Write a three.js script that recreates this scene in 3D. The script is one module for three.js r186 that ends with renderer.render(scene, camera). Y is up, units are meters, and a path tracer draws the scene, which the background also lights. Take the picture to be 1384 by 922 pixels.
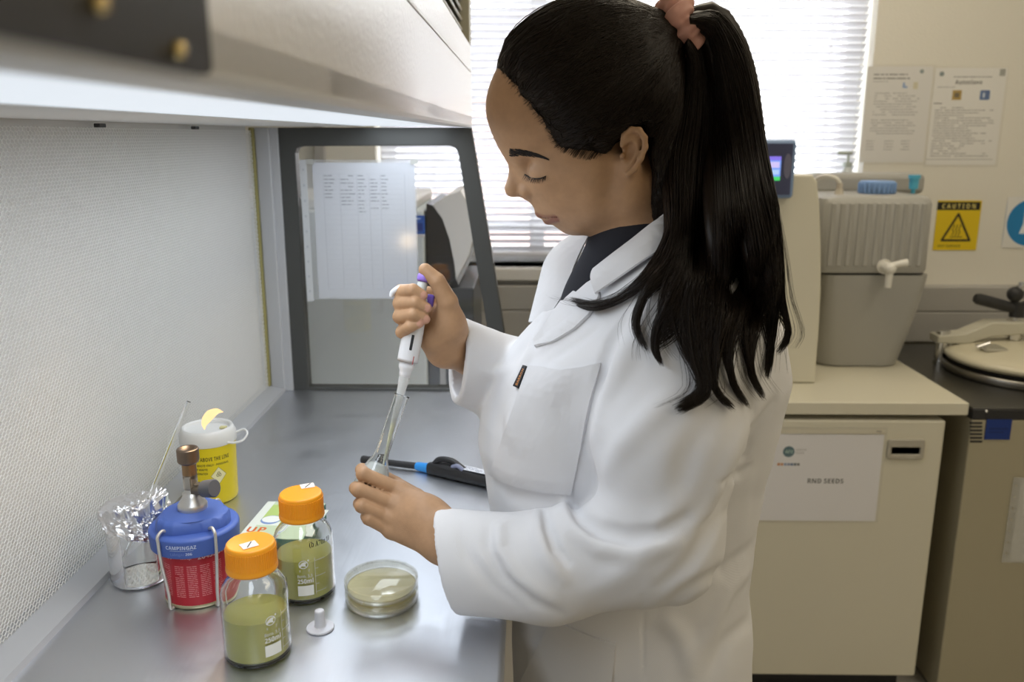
import * as THREE from 'three';
import { RoundedBoxGeometry } from 'three/addons/geometries/RoundedBoxGeometry.js';
import { mergeGeometries, mergeVertices, toCreasedNormals } from 'three/addons/utils/BufferGeometryUtils.js';
import { RectAreaLightUniformsLib } from 'three/addons/lights/RectAreaLightUniformsLib.js';
import { ImprovedNoise } from 'three/addons/math/ImprovedNoise.js';

// ---------------------------------------------------------------- camera, sky, room lights, exposure
const V3 = (x, y, z) => new THREE.Vector3(x, y, z);
const scene = new THREE.Scene();
const FPX = 1160, PITCH = Math.atan(277 / FPX), YAW = Math.atan(20 * Math.cos(PITCH) / FPX);
const EYE = V3(0, 1.44, 0);
const camera = new THREE.PerspectiveCamera(2 * Math.atan(461 / FPX) * 180 / Math.PI, 1384 / 922, 0.02, 80);
const fwdH = V3(-Math.sin(YAW), 0, -Math.cos(YAW));
const camR = V3(Math.cos(YAW), 0, -Math.sin(YAW));
const camF = fwdH.clone().multiplyScalar(Math.cos(PITCH)).add(V3(0, -Math.sin(PITCH), 0));
const camU = camR.clone().cross(camF);
camera.position.copy(EYE); camera.up.set(0, 1, 0); camera.lookAt(EYE.clone().add(camF));
camera.focus = 1.05; camera.userData.fStop = camera.getFocalLength() / 1000 / 0.0055;
scene.add(camera);

const renderer = new THREE.WebGLRenderer({ antialias: true });
renderer.toneMapping = THREE.LinearToneMapping;
renderer.toneMappingExposure = 1.05;
renderer.shadowMap.enabled = true;
RectAreaLightUniformsLib.init();
scene.background = new THREE.Color().setRGB(0.93, 0.97, 1.0);
scene.backgroundIntensity = 8.5;

const CEIL_COL = [1.0, 0.88, 0.68], CEIL_POWER = 3.5;        // ceiling panels (warm)
const HOOD_COL = [0.84, 0.915, 1.0], HOOD_POWER = 5.4;         // lamp of the cabinet (cool)
const WORK_Y = 0.9;

// a pixel of the photograph gives a direction; the plane it meets gives the place
const ray = (u, v) => camF.clone().addScaledVector(camR, (u - 692) / FPX).addScaledVector(camU, -(v - 461) / FPX);
const onX = (u, v, x) => { const d = ray(u, v); return d.multiplyScalar(x / d.x).add(EYE); };
const onY = (u, v, y) => { const d = ray(u, v); return d.multiplyScalar((y - EYE.y) / d.y).add(EYE); };
const onZ = (u, v, z) => { const d = ray(u, v); return d.multiplyScalar(z / d.z).add(EYE); };

// ---------------------------------------------------------------- helpers
let seed = 12345;
const rnd = () => { seed = (seed * 1664525 + 1013904223) >>> 0; return seed / 4294967296; };
const rr = (a, b) => a + (b - a) * rnd();
const PN = new ImprovedNoise();
const noise = (x, y, z) => PN.noise(x + 31.7, y + 11.3, z + 57.1);
const names = {};
function numbered(n) { const k = names[n] = (names[n] ?? -1) + 1; return k ? n + '_' + String(k).padStart(3, '0') : n; }
function setup(m) { m.castShadow = m.receiveShadow = true; return m; }
function part(name, geo, mat, parent, label) {
  const m = setup(new THREE.Mesh(geo, mat)); m.name = name; if (label) m.userData.label = label; parent.add(m); return m;
}
function thing(name, label, category, pos = [0, 0, 0], group) {
  const g = new THREE.Group(); g.name = numbered(name); g.position.set(...pos); g.userData = { label, category };
  if (group) g.userData.group = group; scene.add(g); return g;
}
function solo(name, geo, mat, label, category, pos = [0, 0, 0], group) {
  const m = setup(new THREE.Mesh(geo, mat)); m.name = numbered(name); m.position.set(...pos); m.userData = { label, category };
  if (group) m.userData.group = group; scene.add(m); return m;
}
function struct(name, geo, mat, parent = scene) {
  const m = setup(new THREE.Mesh(geo, mat)); m.name = name; if (parent === scene) m.userData = { kind: 'structure' }; parent.add(m); return m;
}
const lin = (r, g, b) => new THREE.Color().setRGB(r, g, b);
const M = (c, o = {}) => new THREE.MeshPhysicalMaterial({ color: Array.isArray(c) ? lin(...c) : new THREE.Color(c), roughness: 0.6, ...o });
function rbox(w, h, d, r = 0.003, x = 0, y = 0, z = 0, seg = 2) { const g = new RoundedBoxGeometry(w, h, d, seg, Math.min(r, w / 2.01, h / 2.01, d / 2.01)); g.translate(x, y, z); return g; }
function boxAB(x0, x1, y0, y1, z0, z1, r = 0.003) { return rbox(x1 - x0, y1 - y0, z1 - z0, r, (x0 + x1) / 2, (y0 + y1) / 2, (z0 + z1) / 2); }
function lathe(pts, seg = 48) { return new THREE.LatheGeometry(pts.map(p => new THREE.Vector2(Math.max(p[0], 0), p[1])), seg); }
function cyl(r0, r1, h, seg = 32, x = 0, y = 0, z = 0) { const g = new THREE.CylinderGeometry(r1, r0, h, seg); g.translate(x, y + h / 2, z); return g; }
const clean = gs => gs.map(g => { let q = g.index ? g.toNonIndexed() : g.clone(); for (const k of Object.keys(q.attributes)) if (!['position', 'normal', 'uv'].includes(k)) q.deleteAttribute(k); if (!q.attributes.uv) q.setAttribute('uv', new THREE.BufferAttribute(new Float32Array(q.attributes.position.count * 2), 2)); if (!q.attributes.normal) q.computeVertexNormals(); return q; });
const merge = gs => mergeGeometries(clean(gs));
// a round bar with a changing radius along points
function bar(pts, radii, sides = 8, smooth = 0, caps = true) {
  let P = pts.map(p => p.isVector3 ? p : V3(...p)), R = Array.isArray(radii) ? radii : P.map(() => radii);
  if (smooth) {
    const c = new THREE.CatmullRomCurve3(P, false, 'centripetal'), n = smooth, Q = [], S = [];
    for (let i = 0; i <= n; i++) { const t = i / n; Q.push(c.getPoint(t)); const f = t * (R.length - 1), k = Math.min(R.length - 2, Math.floor(f)); S.push(R[k] + (R[k + 1] - R[k]) * (f - k)); }
    P = Q; R = S;
  }
  const n = P.length, pos = [], nor = [], uv = [], idx = [];
  let N = null;
  for (let i = 0; i < n; i++) {
    const T = P[Math.min(i + 1, n - 1)].clone().sub(P[Math.max(i - 1, 0)]).normalize();
    if (!N) { N = Math.abs(T.y) < 0.9 ? V3(0, 1, 0) : V3(1, 0, 0); }
    N.sub(T.clone().multiplyScalar(N.dot(T))).normalize();
    const B = T.clone().cross(N);
    for (let j = 0; j <= sides; j++) {
      const a = j / sides * Math.PI * 2, d = N.clone().multiplyScalar(Math.cos(a)).addScaledVector(B, Math.sin(a));
      pos.push(P[i].x + d.x * R[i], P[i].y + d.y * R[i], P[i].z + d.z * R[i]); nor.push(d.x, d.y, d.z); uv.push(j / sides, i / (n - 1));
    }
  }
  const w = sides + 1;
  for (let i = 0; i < n - 1; i++) for (let j = 0; j < sides; j++) { const a = i * w + j; idx.push(a, a + 1, a + w, a + 1, a + w + 1, a + w); }
  if (caps) for (const e of [0, n - 1]) {
    const T = e ? P[n - 1].clone().sub(P[n - 2]).normalize() : P[0].clone().sub(P[1]).normalize(), c = pos.length / 3;
    pos.push(P[e].x, P[e].y, P[e].z); nor.push(T.x, T.y, T.z); uv.push(0.5, 0.5);
    for (let j = 0; j <= sides; j++) { const s = (e * w + j) * 3; pos.push(pos[s], pos[s + 1], pos[s + 2]); nor.push(T.x, T.y, T.z); uv.push(0.5, 0.5); }
    for (let j = 0; j < sides; j++) e ? idx.push(c, c + 1 + j, c + 2 + j) : idx.push(c, c + 2 + j, c + 1 + j);
  }
  const g = new THREE.BufferGeometry();
  g.setAttribute('position', new THREE.Float32BufferAttribute(pos, 3)); g.setAttribute('normal', new THREE.Float32BufferAttribute(nor, 3)); g.setAttribute('uv', new THREE.Float32BufferAttribute(uv, 2)); g.setIndex(idx);
  return g;
}
function extr(poly, depth, bevel = 0.001, holes = [], curve = 1) {
  const s = new THREE.Shape(poly.map(p => new THREE.Vector2(...p)));
  for (const h of holes) s.holes.push(new THREE.Path(h.map(p => new THREE.Vector2(...p))));
  return new THREE.ExtrudeGeometry(s, { depth, bevelEnabled: bevel > 0, bevelSize: bevel, bevelThickness: bevel, bevelSegments: curve, bevelOffset: -bevel, steps: 1 });
}
const roundRect = (x0, y0, x1, y1, r, n = 5) => { const p = []; for (const [cx, cy, a0] of [[x1 - r, y1 - r, 0], [x0 + r, y1 - r, 90], [x0 + r, y0 + r, 180], [x1 - r, y0 + r, 270]]) for (let i = 0; i <= n; i++) { const a = (a0 + 90 * i / n) * Math.PI / 180; p.push([cx + r * Math.cos(a), cy + r * Math.sin(a)]); } return p; };
function canvasTex(w, h, draw) {
  const c = document.createElement('canvas'); c.width = w; c.height = h; const x = c.getContext('2d'); draw(x, w, h);
  const t = new THREE.CanvasTexture(c); t.colorSpace = THREE.SRGBColorSpace; t.anisotropy = 8; return t;
}
// tiling fbm noise in a texture; f(x, y) in 0..1
function noiseTex(n, f, srgb = false, rgb = false) {
  const d = new Uint8Array(n * n * 4);
  for (let j = 0; j < n; j++) for (let i = 0; i < n; i++) {
    const v = f(i / n, j / n), k = (j * n + i) * 4, c = rgb ? v : [v, v, v];
    for (let q = 0; q < 3; q++) d[k + q] = Math.max(0, Math.min(255, c[q] * 255)); d[k + 3] = 255;
  }
  const t = new THREE.DataTexture(d, n, n); t.wrapS = t.wrapT = THREE.RepeatWrapping; t.magFilter = THREE.LinearFilter; t.minFilter = THREE.LinearMipmapLinearFilter; t.generateMipmaps = true;
  if (srgb) t.colorSpace = THREE.SRGBColorSpace; t.needsUpdate = true; return t;
}
// noise on a torus so that it tiles
const tn = (x, y, fx, fy, s = 0) => { const a = x * 2 * Math.PI, b = y * 2 * Math.PI; return noise(Math.cos(a) * fx / 6.28 + s, Math.sin(a) * fx / 6.28 + Math.cos(b) * fy / 6.28, Math.sin(b) * fy / 6.28 + s * 1.7); };
function rep(t, x, y) { const c = t.clone(); c.repeat.set(x, y); c.needsUpdate = true; return c; }
// box-projected uv in metres
function uvBox(g, s = 1) {
  if (g.index) g = g.toNonIndexed(); const p = g.attributes.position, n = g.attributes.normal, uv = new Float32Array(p.count * 2);
  for (let i = 0; i < p.count; i++) { const ax = Math.abs(n.getX(i)), ay = Math.abs(n.getY(i)), az = Math.abs(n.getZ(i)); const [a, b] = ay >= ax && ay >= az ? [p.getX(i), p.getZ(i)] : ax >= az ? [p.getZ(i), p.getY(i)] : [p.getX(i), p.getY(i)]; uv[i * 2] = a * s; uv[i * 2 + 1] = b * s; }
  g.setAttribute('uv', new THREE.BufferAttribute(uv, 2)); return g;
}
// a flat print: canvas on a thin sheet facing +z, lower left at 0,0
function sheetGeo(w, h, t = 0.0006) {
  const g = new THREE.BoxGeometry(w, h, t); g.translate(w / 2, h / 2, t / 2);
  return g;
}

// ---------------------------------------------------------------- shared textures and materials
const texFine = noiseTex(256, (x, y) => 0.5 + 0.35 * tn(x, y, 60, 60) + 0.3 * tn(x, y, 120, 120, 3));
const texHammer = noiseTex(256, (x, y) => 0.5 + 0.6 * tn(x, y, 44, 44, 5) + 0.25 * tn(x, y, 90, 90, 2));
const texBrush = noiseTex(512, (x, y) => 0.5 + 0.3 * tn(x, y, 160, 4) + 0.25 * tn(x, y, 320, 9, 4));
const texSmudge = noiseTex(256, (x, y) => 0.8 + 0.10 * tn(x, y, 6, 6, 7) + 0.07 * tn(x, y, 17, 17, 2) + 0.05 * tn(x, y, 50, 50, 1));
const texWeave = noiseTex(256, (x, y) => 0.5 + 0.25 * Math.sin((x + y) * 2 * Math.PI * 32) + 0.15 * tn(x, y, 90, 90));

const mat = {
  wall: M([0.80, 0.775, 0.70], { roughness: 0.8, bumpMap: rep(texFine, 3, 3), bumpScale: 0.0006 }),
  ceiling: M([0.78, 0.76, 0.70], { roughness: 0.9 }),
  floor: M([0.46, 0.44, 0.40], { roughness: 0.45 }),
  trunk: M([0.42, 0.41, 0.39], { roughness: 0.5 }),
  sill: M([0.75, 0.74, 0.72], { roughness: 0.35 }),
  winframe: M([0.85, 0.86, 0.88], { roughness: 0.4 }),
  slat: M([0.82, 0.82, 0.85], { roughness: 0.6, transmission: 0.22, thickness: 0 }),
  pane: M([1, 1, 1], { roughness: 0.0, transmission: 1, thickness: 0, ior: 1.5 }),
  paint: M([0.84, 0.825, 0.80], { roughness: 0.42, bumpMap: rep(texHammer, 6, 6), bumpScale: 0.0006, clearcoat: 0.6, clearcoatRoughness: 0.22 }),
  paintSmooth: M([0.62, 0.62, 0.61], { roughness: 0.4 }),
  white: M([0.8, 0.8, 0.8], { roughness: 0.4 }),
  postgrey: M([0.48, 0.49, 0.51], { roughness: 0.4, metalness: 0.2 }),
  frame: M([0.055, 0.057, 0.054], { roughness: 0.45 }),
  gasket: M([0.30, 0.27, 0.10], { roughness: 0.7 }),
  black: M([0.02, 0.02, 0.022], { roughness: 0.5 }),
  plate: M([0.022, 0.021, 0.022], { roughness: 0.55 }),
  brass: M([0.72, 0.55, 0.25], { roughness: 0.25, metalness: 1 }),
  steel: M([0.60, 0.60, 0.62], { roughness: 0.36, metalness: 1, roughnessMap: null, bumpMap: rep(texBrush, 4, 4), bumpScale: 0.00008 }),
  chrome: M([0.72, 0.72, 0.72], { roughness: 0.16, metalness: 1 }),
  wire: M([0.80, 0.80, 0.78], { roughness: 0.45 }),
  filter: M([0.66, 0.655, 0.64], { roughness: 0.8 }),
  glass: M([0.95, 0.96, 0.96], { roughness: 0.0, transmission: 0.965, thickness: 0, ior: 1.5 }),
  solidGlass: M([0.99, 1, 0.995], { roughness: 0.0, transmission: 1, thickness: 0.002, ior: 1.47 }),
  clear: M([0.93, 0.94, 0.94], { roughness: 0.02, transmission: 0.88, thickness: 0, ior: 1.45 }),
  paper: M([0.80, 0.80, 0.80], { roughness: 0.8 }),
  cream: M([0.70, 0.665, 0.54], { roughness: 0.36 }),
  fridge: M([0.70, 0.665, 0.54], { roughness: 0.36 }),
  tank: M([0.40, 0.395, 0.37], { roughness: 0.42 }),
  capblue: M([0.24, 0.40, 0.72], { roughness: 0.45 }),
  tapwhite: M([0.78, 0.76, 0.70], { roughness: 0.4 }),
};

function rebase(g) {
  g.updateMatrixWorld(true); const b = new THREE.Box3().setFromObject(g), c = V3((b.min.x + b.max.x) / 2, b.min.y, (b.min.z + b.max.z) / 2).sub(g.position);
  for (const k of g.children) k.position.sub(c); g.position.add(c); return g;
}
// rounded rectangle sections [y, x0, x1, z0, z1, r] lofted upwards and capped
function loftRR(S, n = 5) {
  const pos = [], idx = [], uv = []; let w = 0;
  S.forEach((s, k) => { const p = roundRect(s[1], s[3], s[2], s[4], s[5], n); w = p.length; p.forEach((q, i) => { pos.push(q[0], s[0], q[1]); uv.push(i / w, s[0]); }); });
  for (let k = 0; k < S.length - 1; k++) for (let i = 0; i < w; i++) { const a = k * w + i, b = k * w + (i + 1) % w; idx.push(a, a + w, b, b, a + w, b + w); }
  for (const k of [0, S.length - 1]) { const c = pos.length / 3, s = S[k]; pos.push((s[1] + s[2]) / 2, s[0], (s[3] + s[4]) / 2); uv.push(0.5, 0.5); for (let i = 0; i < w; i++) { const a = k * w + i, b = k * w + (i + 1) % w; k ? idx.push(c, b, a) : idx.push(c, a, b); } }
  const g = new THREE.BufferGeometry(); g.setAttribute('position', new THREE.Float32BufferAttribute(pos, 3)); g.setAttribute('uv', new THREE.Float32BufferAttribute(uv, 2)); g.setIndex(idx);
  return toCreasedNormals(g, 0.7);
}
// ================================================================ THE ROOM
const WZ = -2.75, RX0 = -1.9, RX1 = 2.5, RZ1 = 2.4, CY = 2.7;
const WIN = { x0: -0.475, x1: 1.05, y0: 1.03, y1: 2.3 };
struct('floor', boxAB(RX0 - 0.15, RX1 + 0.15, -0.15, 0, WZ - 0.25, RZ1 + 0.15, 0.001), mat.floor);
struct('ceiling', boxAB(RX0 - 0.15, RX1 + 0.15, CY, CY + 0.15, WZ - 0.25, RZ1 + 0.15, 0.001), mat.ceiling);
struct('wall_left', boxAB(RX0 - 0.15, RX0, 0, CY, WZ - 0.25, RZ1 + 0.15, 0.001), mat.wall);
struct('wall_right', boxAB(RX1, RX1 + 0.15, 0, CY, WZ - 0.25, RZ1 + 0.15, 0.001), mat.wall);
struct('wall_front', boxAB(RX0, RX1, 0, CY, RZ1, RZ1 + 0.15, 0.001), mat.wall);
{
  const g = extr([[RX0, 0], [RX1, 0], [RX1, CY], [RX0, CY]], 0.2, 0, [[[WIN.x0, WIN.y0], [WIN.x1, WIN.y0], [WIN.x1, WIN.y1], [WIN.x0, WIN.y1]]]);
  g.translate(0, 0, WZ - 0.2); struct('wall_back', g, mat.wall);
}
// window: frame bars, panes
{
  const w = new THREE.Group(); w.name = 'window_1'; w.userData = { kind: 'structure', label: 'wide window with pale frame behind the blind' }; scene.add(w);
  const zf = WZ - 0.15, B = (x0, x1, y0, y1, t = 0.05) => part('window_frame', boxAB(x0, x1, y0, y1, zf, zf + t, 0.004), mat.winframe, w);
  B(WIN.x0, WIN.x1, WIN.y0, WIN.y0 + 0.05); B(WIN.x0, WIN.x1, WIN.y1 - 0.05, WIN.y1);
  const xs = [WIN.x0, 0.01, WIN.x1 - 0.05];
  for (const x of xs) B(x, x + 0.05, WIN.y0 + 0.05, WIN.y1 - 0.05);
  for (let i = 0; i < 2; i++) { B(xs[i] + 0.05, xs[i + 1], 1.13, 1.165); part('pane', boxAB(xs[i] + 0.05, xs[i + 1], WIN.y0 + 0.05, WIN.y1 - 0.05, zf + 0.02, zf + 0.026, 0.001), mat.pane, w); }
  const s = part('window_sill', boxAB(WIN.x0 - 0.04, WIN.x1 + 0.04, WIN.y0 - 0.038, WIN.y0, WZ - 0.19, WZ + 0.045, 0.004), mat.sill, w);
}
// venetian blind, every slat its own piece
{
  const b = thing('venetian_blind', 'white horizontal slat blind lowered over the bright window', 'blind');
  const slatGeo = (() => { const n = 5, pos = [], W = (WIN.x1 - WIN.x0 - 0.02) / 2, h = 0.0125; const pr = []; for (let i = 0; i <= n; i++) { const t = i / n * 2 - 1; pr.push([t * h, 0.0022 * (1 - t * t)]); } const poly = pr.concat(pr.slice().reverse().map(p => [p[0], p[1] - 0.0005])); const g = extr(poly, W * 2, 0); g.rotateY(Math.PI / 2); g.translate(-W, 0, 0); return g; })();
  const zB = WZ - 0.045, xc = (WIN.x0 + WIN.x1) / 2;
  const n = Math.floor((WIN.y1 - 0.04 - (WIN.y0 + 0.05)) / 0.0215);
  for (let i = 0; i < n; i++) { const m = part('slat', slatGeo, mat.slat, b); m.position.set(xc, WIN.y0 + 0.055 + i * 0.0215, zB); m.rotation.x = -0.62 + rr(-0.03, 0.03); }
  part('bottom_rail', boxAB(WIN.x0 + 0.01, WIN.x1 - 0.01, WIN.y0 + 0.028, WIN.y0 + 0.042, zB - 0.012, zB + 0.012, 0.004), mat.slat, b);
  part('head_rail', boxAB(WIN.x0 + 0.005, WIN.x1 - 0.005, WIN.y1 - 0.03, WIN.y1, zB - 0.016, zB + 0.016, 0.003), mat.slat, b);
  for (const x of [WIN.x0 + 0.18, 0.02, 0.56, WIN.x1 - 0.12]) part('ladder_cord', boxAB(x - 0.0008, x + 0.0008, WIN.y0 + 0.04, WIN.y1 - 0.03, zB + 0.0135, zB + 0.015, 0.0003), mat.slat, b);
}
// outside: ground and a pale brick house across the yard
struct('ground_outside', boxAB(-14, 16, -0.4, -0.3, -30, -3.1, 0.01), M([0.30, 0.29, 0.27], { roughness: 0.9 }));
{
  const h = thing('house', 'pale pink brick house seen dimly through the window slats', 'building', [0, -0.3, -14]);
  part('wall', boxAB(-9, 3, -0.3, 2.0, -18, -14, 0.02), M([0.62, 0.42, 0.38], { roughness: 0.9 }), h).position.set(0, 0.3, 14);
  part('roof', (() => { const g = extr([[-9.3, 2.0], [3.3, 2.0], [2.2, 3.3], [-8.2, 3.3]], 4.4, 0.02); g.translate(0, 0.3, -4.2); return g; })(), M([0.40, 0.38, 0.40], { roughness: 0.9 }), h);
  for (let i = 0; i < 4; i++) { const wdw = part('window', boxAB(-7.8 + i * 2.8, -6.6 + i * 2.8, 0.6, 1.6, -0.05, 0.05, 0.01), M([0.75, 0.76, 0.80], { roughness: 0.4 }), h); wdw.position.set(0, 0.3, 0); }
}
// dado trunking on the back wall
struct('trim_1', merge([boxAB(RX0, RX1, 0.897, 0.976, WZ, WZ + 0.05, 0.004), boxAB(RX0, RX1, 0.797, 0.8945, WZ, WZ + 0.05, 0.004), boxAB(RX0, RX1, 0.80, 0.97, WZ, WZ + 0.044, 0.001)]), mat.trunk);
struct('trim_2', boxAB(-0.66, -0.63, 0.98, CY, WZ, WZ + 0.03, 0.004), mat.trunk);

// ceiling lamps
function ceilingLamp(x, z, label) {
  const t = thing('ceiling_light', label, 'ceiling light', [x, CY, z], 'recessed ceiling panels');
  part('frame', boxAB(-0.32, 0.32, -0.03, 0, -0.62, 0.62, 0.004), mat.white, t);
  part('diffuser', boxAB(-0.29, 0.29, -0.034, -0.028, -0.59, 0.59, 0.001), new THREE.MeshStandardMaterial({ color: 0x222222, emissive: lin(...CEIL_COL), emissiveIntensity: 1.5 }), t);
  const l = new THREE.RectAreaLight(lin(...CEIL_COL), CEIL_POWER, 0.58, 1.18); l.position.set(x, CY - 0.04, z); l.lookAt(x, 0, z); l.castShadow = true; scene.add(l);
}
ceilingLamp(1.62, -0.8, 'long ceiling light panel above the counter side');
ceilingLamp(0.62, -2.0, 'long ceiling light panel near the window');
ceilingLamp(1.6, 1.6, 'long ceiling light panel over the middle of the room');

// ================================================================ LAMINAR FLOW CABINET
const HX = -0.556, HZ = -1.79, PX = -0.112, HY = 1.457, FX = -0.022, HZ1 = 0.35;
{
  const c = thing('laminar_flow_cabinet', 'grey laminar flow cabinet with honeycomb mesh back wall and steel work surface', 'flow cabinet');
  const work = uvBox(boxAB(-0.53, FX, WORK_Y - 0.03, WORK_Y, HZ - 0.01, HZ1, 0.007));
  const stainless = M([0.63, 0.65, 0.69], { metalness: 1, roughness: 0.5, roughnessMap: rep(texSmudge, 2.2, 2.2), bumpMap: rep(texBrush, 1.5, 1.5), bumpScale: 0.00012 });
  part('work_surface', work, stainless, c, 'brushed steel work surface with faint smears');
  part('stand', boxAB(-0.98, FX - 0.07, 0.0, WORK_Y - 0.032, HZ - 0.02, HZ1, 0.004), mat.paintSmooth, c);
  part('rear_ledge', (() => { const g = extr([[-0.522, WORK_Y - 0.001], [-0.5235, WORK_Y + 0.008], [-0.556, WORK_Y + 0.014], [-0.60, WORK_Y + 0.014], [-0.60, WORK_Y - 0.001]], HZ1 - HZ, 0.001); g.translate(0, 0, HZ); return g; })(), mat.postgrey, c);
  part('filter_panel', boxAB(HX - 0.03, HX - 0.014, WORK_Y + 0.005, HY + 0.01, HZ + 0.008, HZ1, 0.002), mat.filter, c);
  part('rear_housing', boxAB(-0.98, HX - 0.031, WORK_Y - 0.03, HY + 0.02, HZ - 0.02, HZ1, 0.004), mat.paintSmooth, c);
  // honeycomb wire screen
  {
    const pz = 0.0074, py = 0.0044, bond = 0.0022, y0 = WORK_Y + 0.014, y1 = HY - 0.006, z0 = HZ + 0.022, z1 = -0.42, r = 0.00052;
    const pos = [], nor = [], idx = [];
    const rod = (za, ya, zb, yb) => { const dz = zb - za, dy = yb - ya, L = Math.hypot(dz, dy), nz = -dy / L, ny = dz / L, k = pos.length / 3;
      for (const [z, y] of [[za, ya], [zb, yb]]) for (const a of [0, 2.094, 4.189]) { const cx = Math.cos(a), s = Math.sin(a); pos.push(HX + cx * r * 1.3, y + ny * s * r, z + nz * s * r); nor.push(cx, ny * s, nz * s); }
      for (let j = 0; j < 3; j++) { const a = k + j, b = k + (j + 1) % 3; idx.push(a, b, a + 3, b, b + 3, a + 3); } };
    const rows = Math.floor((y1 - y0) / py), cols = Math.floor((z1 - z0) / pz);
    for (let j = 0; j < rows; j++) for (let i = 0; i < cols; i++) {
      const y = y0 + j * py, z = z0 + (i + (j % 2) * 0.5) * pz;
      rod(z, y, z, y + bond); rod(z, y + bond, z - pz / 2, y + py); rod(z, y + bond, z + pz / 2, y + py);
    }
    const g = new THREE.BufferGeometry(); g.setAttribute('position', new THREE.Float32BufferAttribute(pos, 3)); g.setAttribute('normal', new THREE.Float32BufferAttribute(nor, 3)); g.setIndex(idx);
    const m = part('mesh_screen', g, mat.wire, c, 'white honeycomb wire screen'); m.userData.kind = 'stuff';
  }
  for (const u of [133, 262]) { const p = onX(u, u < 200 ? 170 : 174, HX); part('clip', boxAB(HX - 0.002, HX + 0.006, HY - 0.006, HY - 0.001, p.z - 0.009, p.z + 0.009, 0.001), mat.black, c); }
  // corner post and gasket
  part('gasket', boxAB(HX - 0.005, HX + 0.004, WORK_Y + 0.014, HY, HZ + 0.008, HZ + 0.02, 0.002), mat.gasket, c, 'yellow green sealing strip');
  part('corner_post', merge([boxAB(HX + 0.004, -0.522, WORK_Y, HY, HZ - 0.004, HZ + 0.012, 0.003), boxAB(-0.524, -0.506, WORK_Y, HY, HZ - 0.006, HZ + 0.006, 0.002)]), mat.postgrey, c);
  // end frame with its pane
  const xo = y => PX + (HY - y) * 0.156;
  const outer = [[-0.508, 0.897], [xo(0.897), 0.897], [xo(HY), HY], [-0.508, HY]];
  const rq = 0.014, hole = [[-0.474, 0.906], [xo(0.906) - 0.036, 0.906], [xo(1.421 - rq) - 0.036, 1.421 - rq], [xo(1.421) - 0.036 - 0.004, 1.421 - 0.004], [xo(1.421) - 0.036 - rq, 1.421], [-0.474 + rq, 1.42], [-0.474 + 0.004, 1.42 - 0.004], [-0.474, 1.42 - rq]];
  const ef = extr(outer, 0.028, 0.002, [hole]); ef.translate(0, 0, HZ - 0.03);
  part('end_frame', ef, mat.frame, c, 'dark grey metal frame of the end window');
  const pg = extr(hole, 0.004, 0); pg.translate(0, 0, HZ - 0.018); part('end_pane', pg, mat.pane, c);
  // upper housing, front panel, louvres
  part('upper_housing', boxAB(-0.98, PX - 0.05, HY + 0.02, 2.15, HZ - 0.02, HZ1, 0.004), mat.paintSmooth, c);
  part('front_panel', uvBox(boxAB(PX - 0.05, PX, HY + 0.004, 1.5635, HZ - 0.02, HZ1, 0.002)), mat.paint, c);
  part('panel_joint', boxAB(PX - 0.05, PX + 0.0006, 1.5638, 1.5668, HZ - 0.02, HZ1, 0.0008), mat.white, c);
  part('upper_panel', uvBox(boxAB(PX - 0.05, PX - 0.001, 1.567, 1.617, HZ - 0.02, HZ1, 0.002)), mat.paint, c);
  part('side_flange', boxAB(PX - 0.05, PX, 1.6175, 2.15, HZ - 0.02, HZ + 0.035, 0.002), M([0.42, 0.40, 0.30], { roughness: 0.5 }), c);
  for (let i = 0; i < 12; i++) { const s = part('louvre_slat', rbox(0.004, 0.02, 1.7, 0.001), mat.paintSmooth, c); s.position.set(PX - 0.02, 1.63 + i * 0.018, HZ + 0.035 + 0.85); s.rotation.z = 0.6; }
  part('louvre_back', boxAB(PX - 0.05, PX - 0.042, 1.6175, 1.85, HZ + 0.035, HZ1, 0.002), mat.frame, c);
  part('panel_lip', (() => { const g = extr([[PX, HY + 0.004], [PX - 0.002, HY + 0.0005], [PX - 0.042, HY + 0.0015], [PX - 0.05, HY + 0.018], [PX - 0.05, HY + 0.02], [PX, HY + 0.02]], HZ1 - HZ + 0.02, 0); g.translate(0, 0, HZ - 0.02); return g; })(), mat.paintSmooth, c);
  part('ceiling_sheet', boxAB(HX - 0.02, -0.33, HY + 0.002, HY + 0.02, HZ, HZ1, 0.001), mat.filter, c);
  part('lamp_diffuser', boxAB(-0.329, -0.164, HY + 0.003, HY + 0.02, HZ + 0.004, HZ1, 0.001), new THREE.MeshStandardMaterial({ color: 0x888888, roughness: 0.6, emissive: lin(...HOOD_COL), emissiveIntensity: 0.75, bumpMap: null }), c, 'white glowing lamp cover');
  // control plate
  const a = onX(275, 103, PX), zp = a.z;
  const pl = extr(roundRect(-0.35, 1.4605, -zp, 1.54, 0.004), 0.003, 0.0006); pl.rotateY(Math.PI / 2);
  const plate = part('control_plate', pl, mat.plate, c, 'black control plate with brass screws'); plate.position.x = PX;
  plate.geometry = (() => { const g = extr(roundRect(zp, 1.4605, 0.2, 1.54, 0.004), 0.003, 0.0006); g.rotateY(-Math.PI / 2); g.translate(0.003, 0, 0); return g; })();
  for (const [u, v] of [[238, 67], [130, 4]]) { const p = onX(u, v, PX + 0.004); const s = lathe([[0, 0.0035], [0.0018, 0.0033], [0.0026, 0.0022], [0.0028, 0.001], [0.0028, -0.003], [0, -0.003]], 20); s.rotateZ(-Math.PI / 2); part('screw', s, mat.brass, plate).position.set(0.0035, p.y, p.z); }
  rebase(c);
  const l = new THREE.RectAreaLight(lin(...HOOD_COL), HOOD_POWER, 0.15, 1.6); l.position.set(-0.247, HY + 0.001, -0.95); l.lookAt(-0.247, 0, -0.95); l.castShadow = true; scene.add(l);
}
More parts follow.
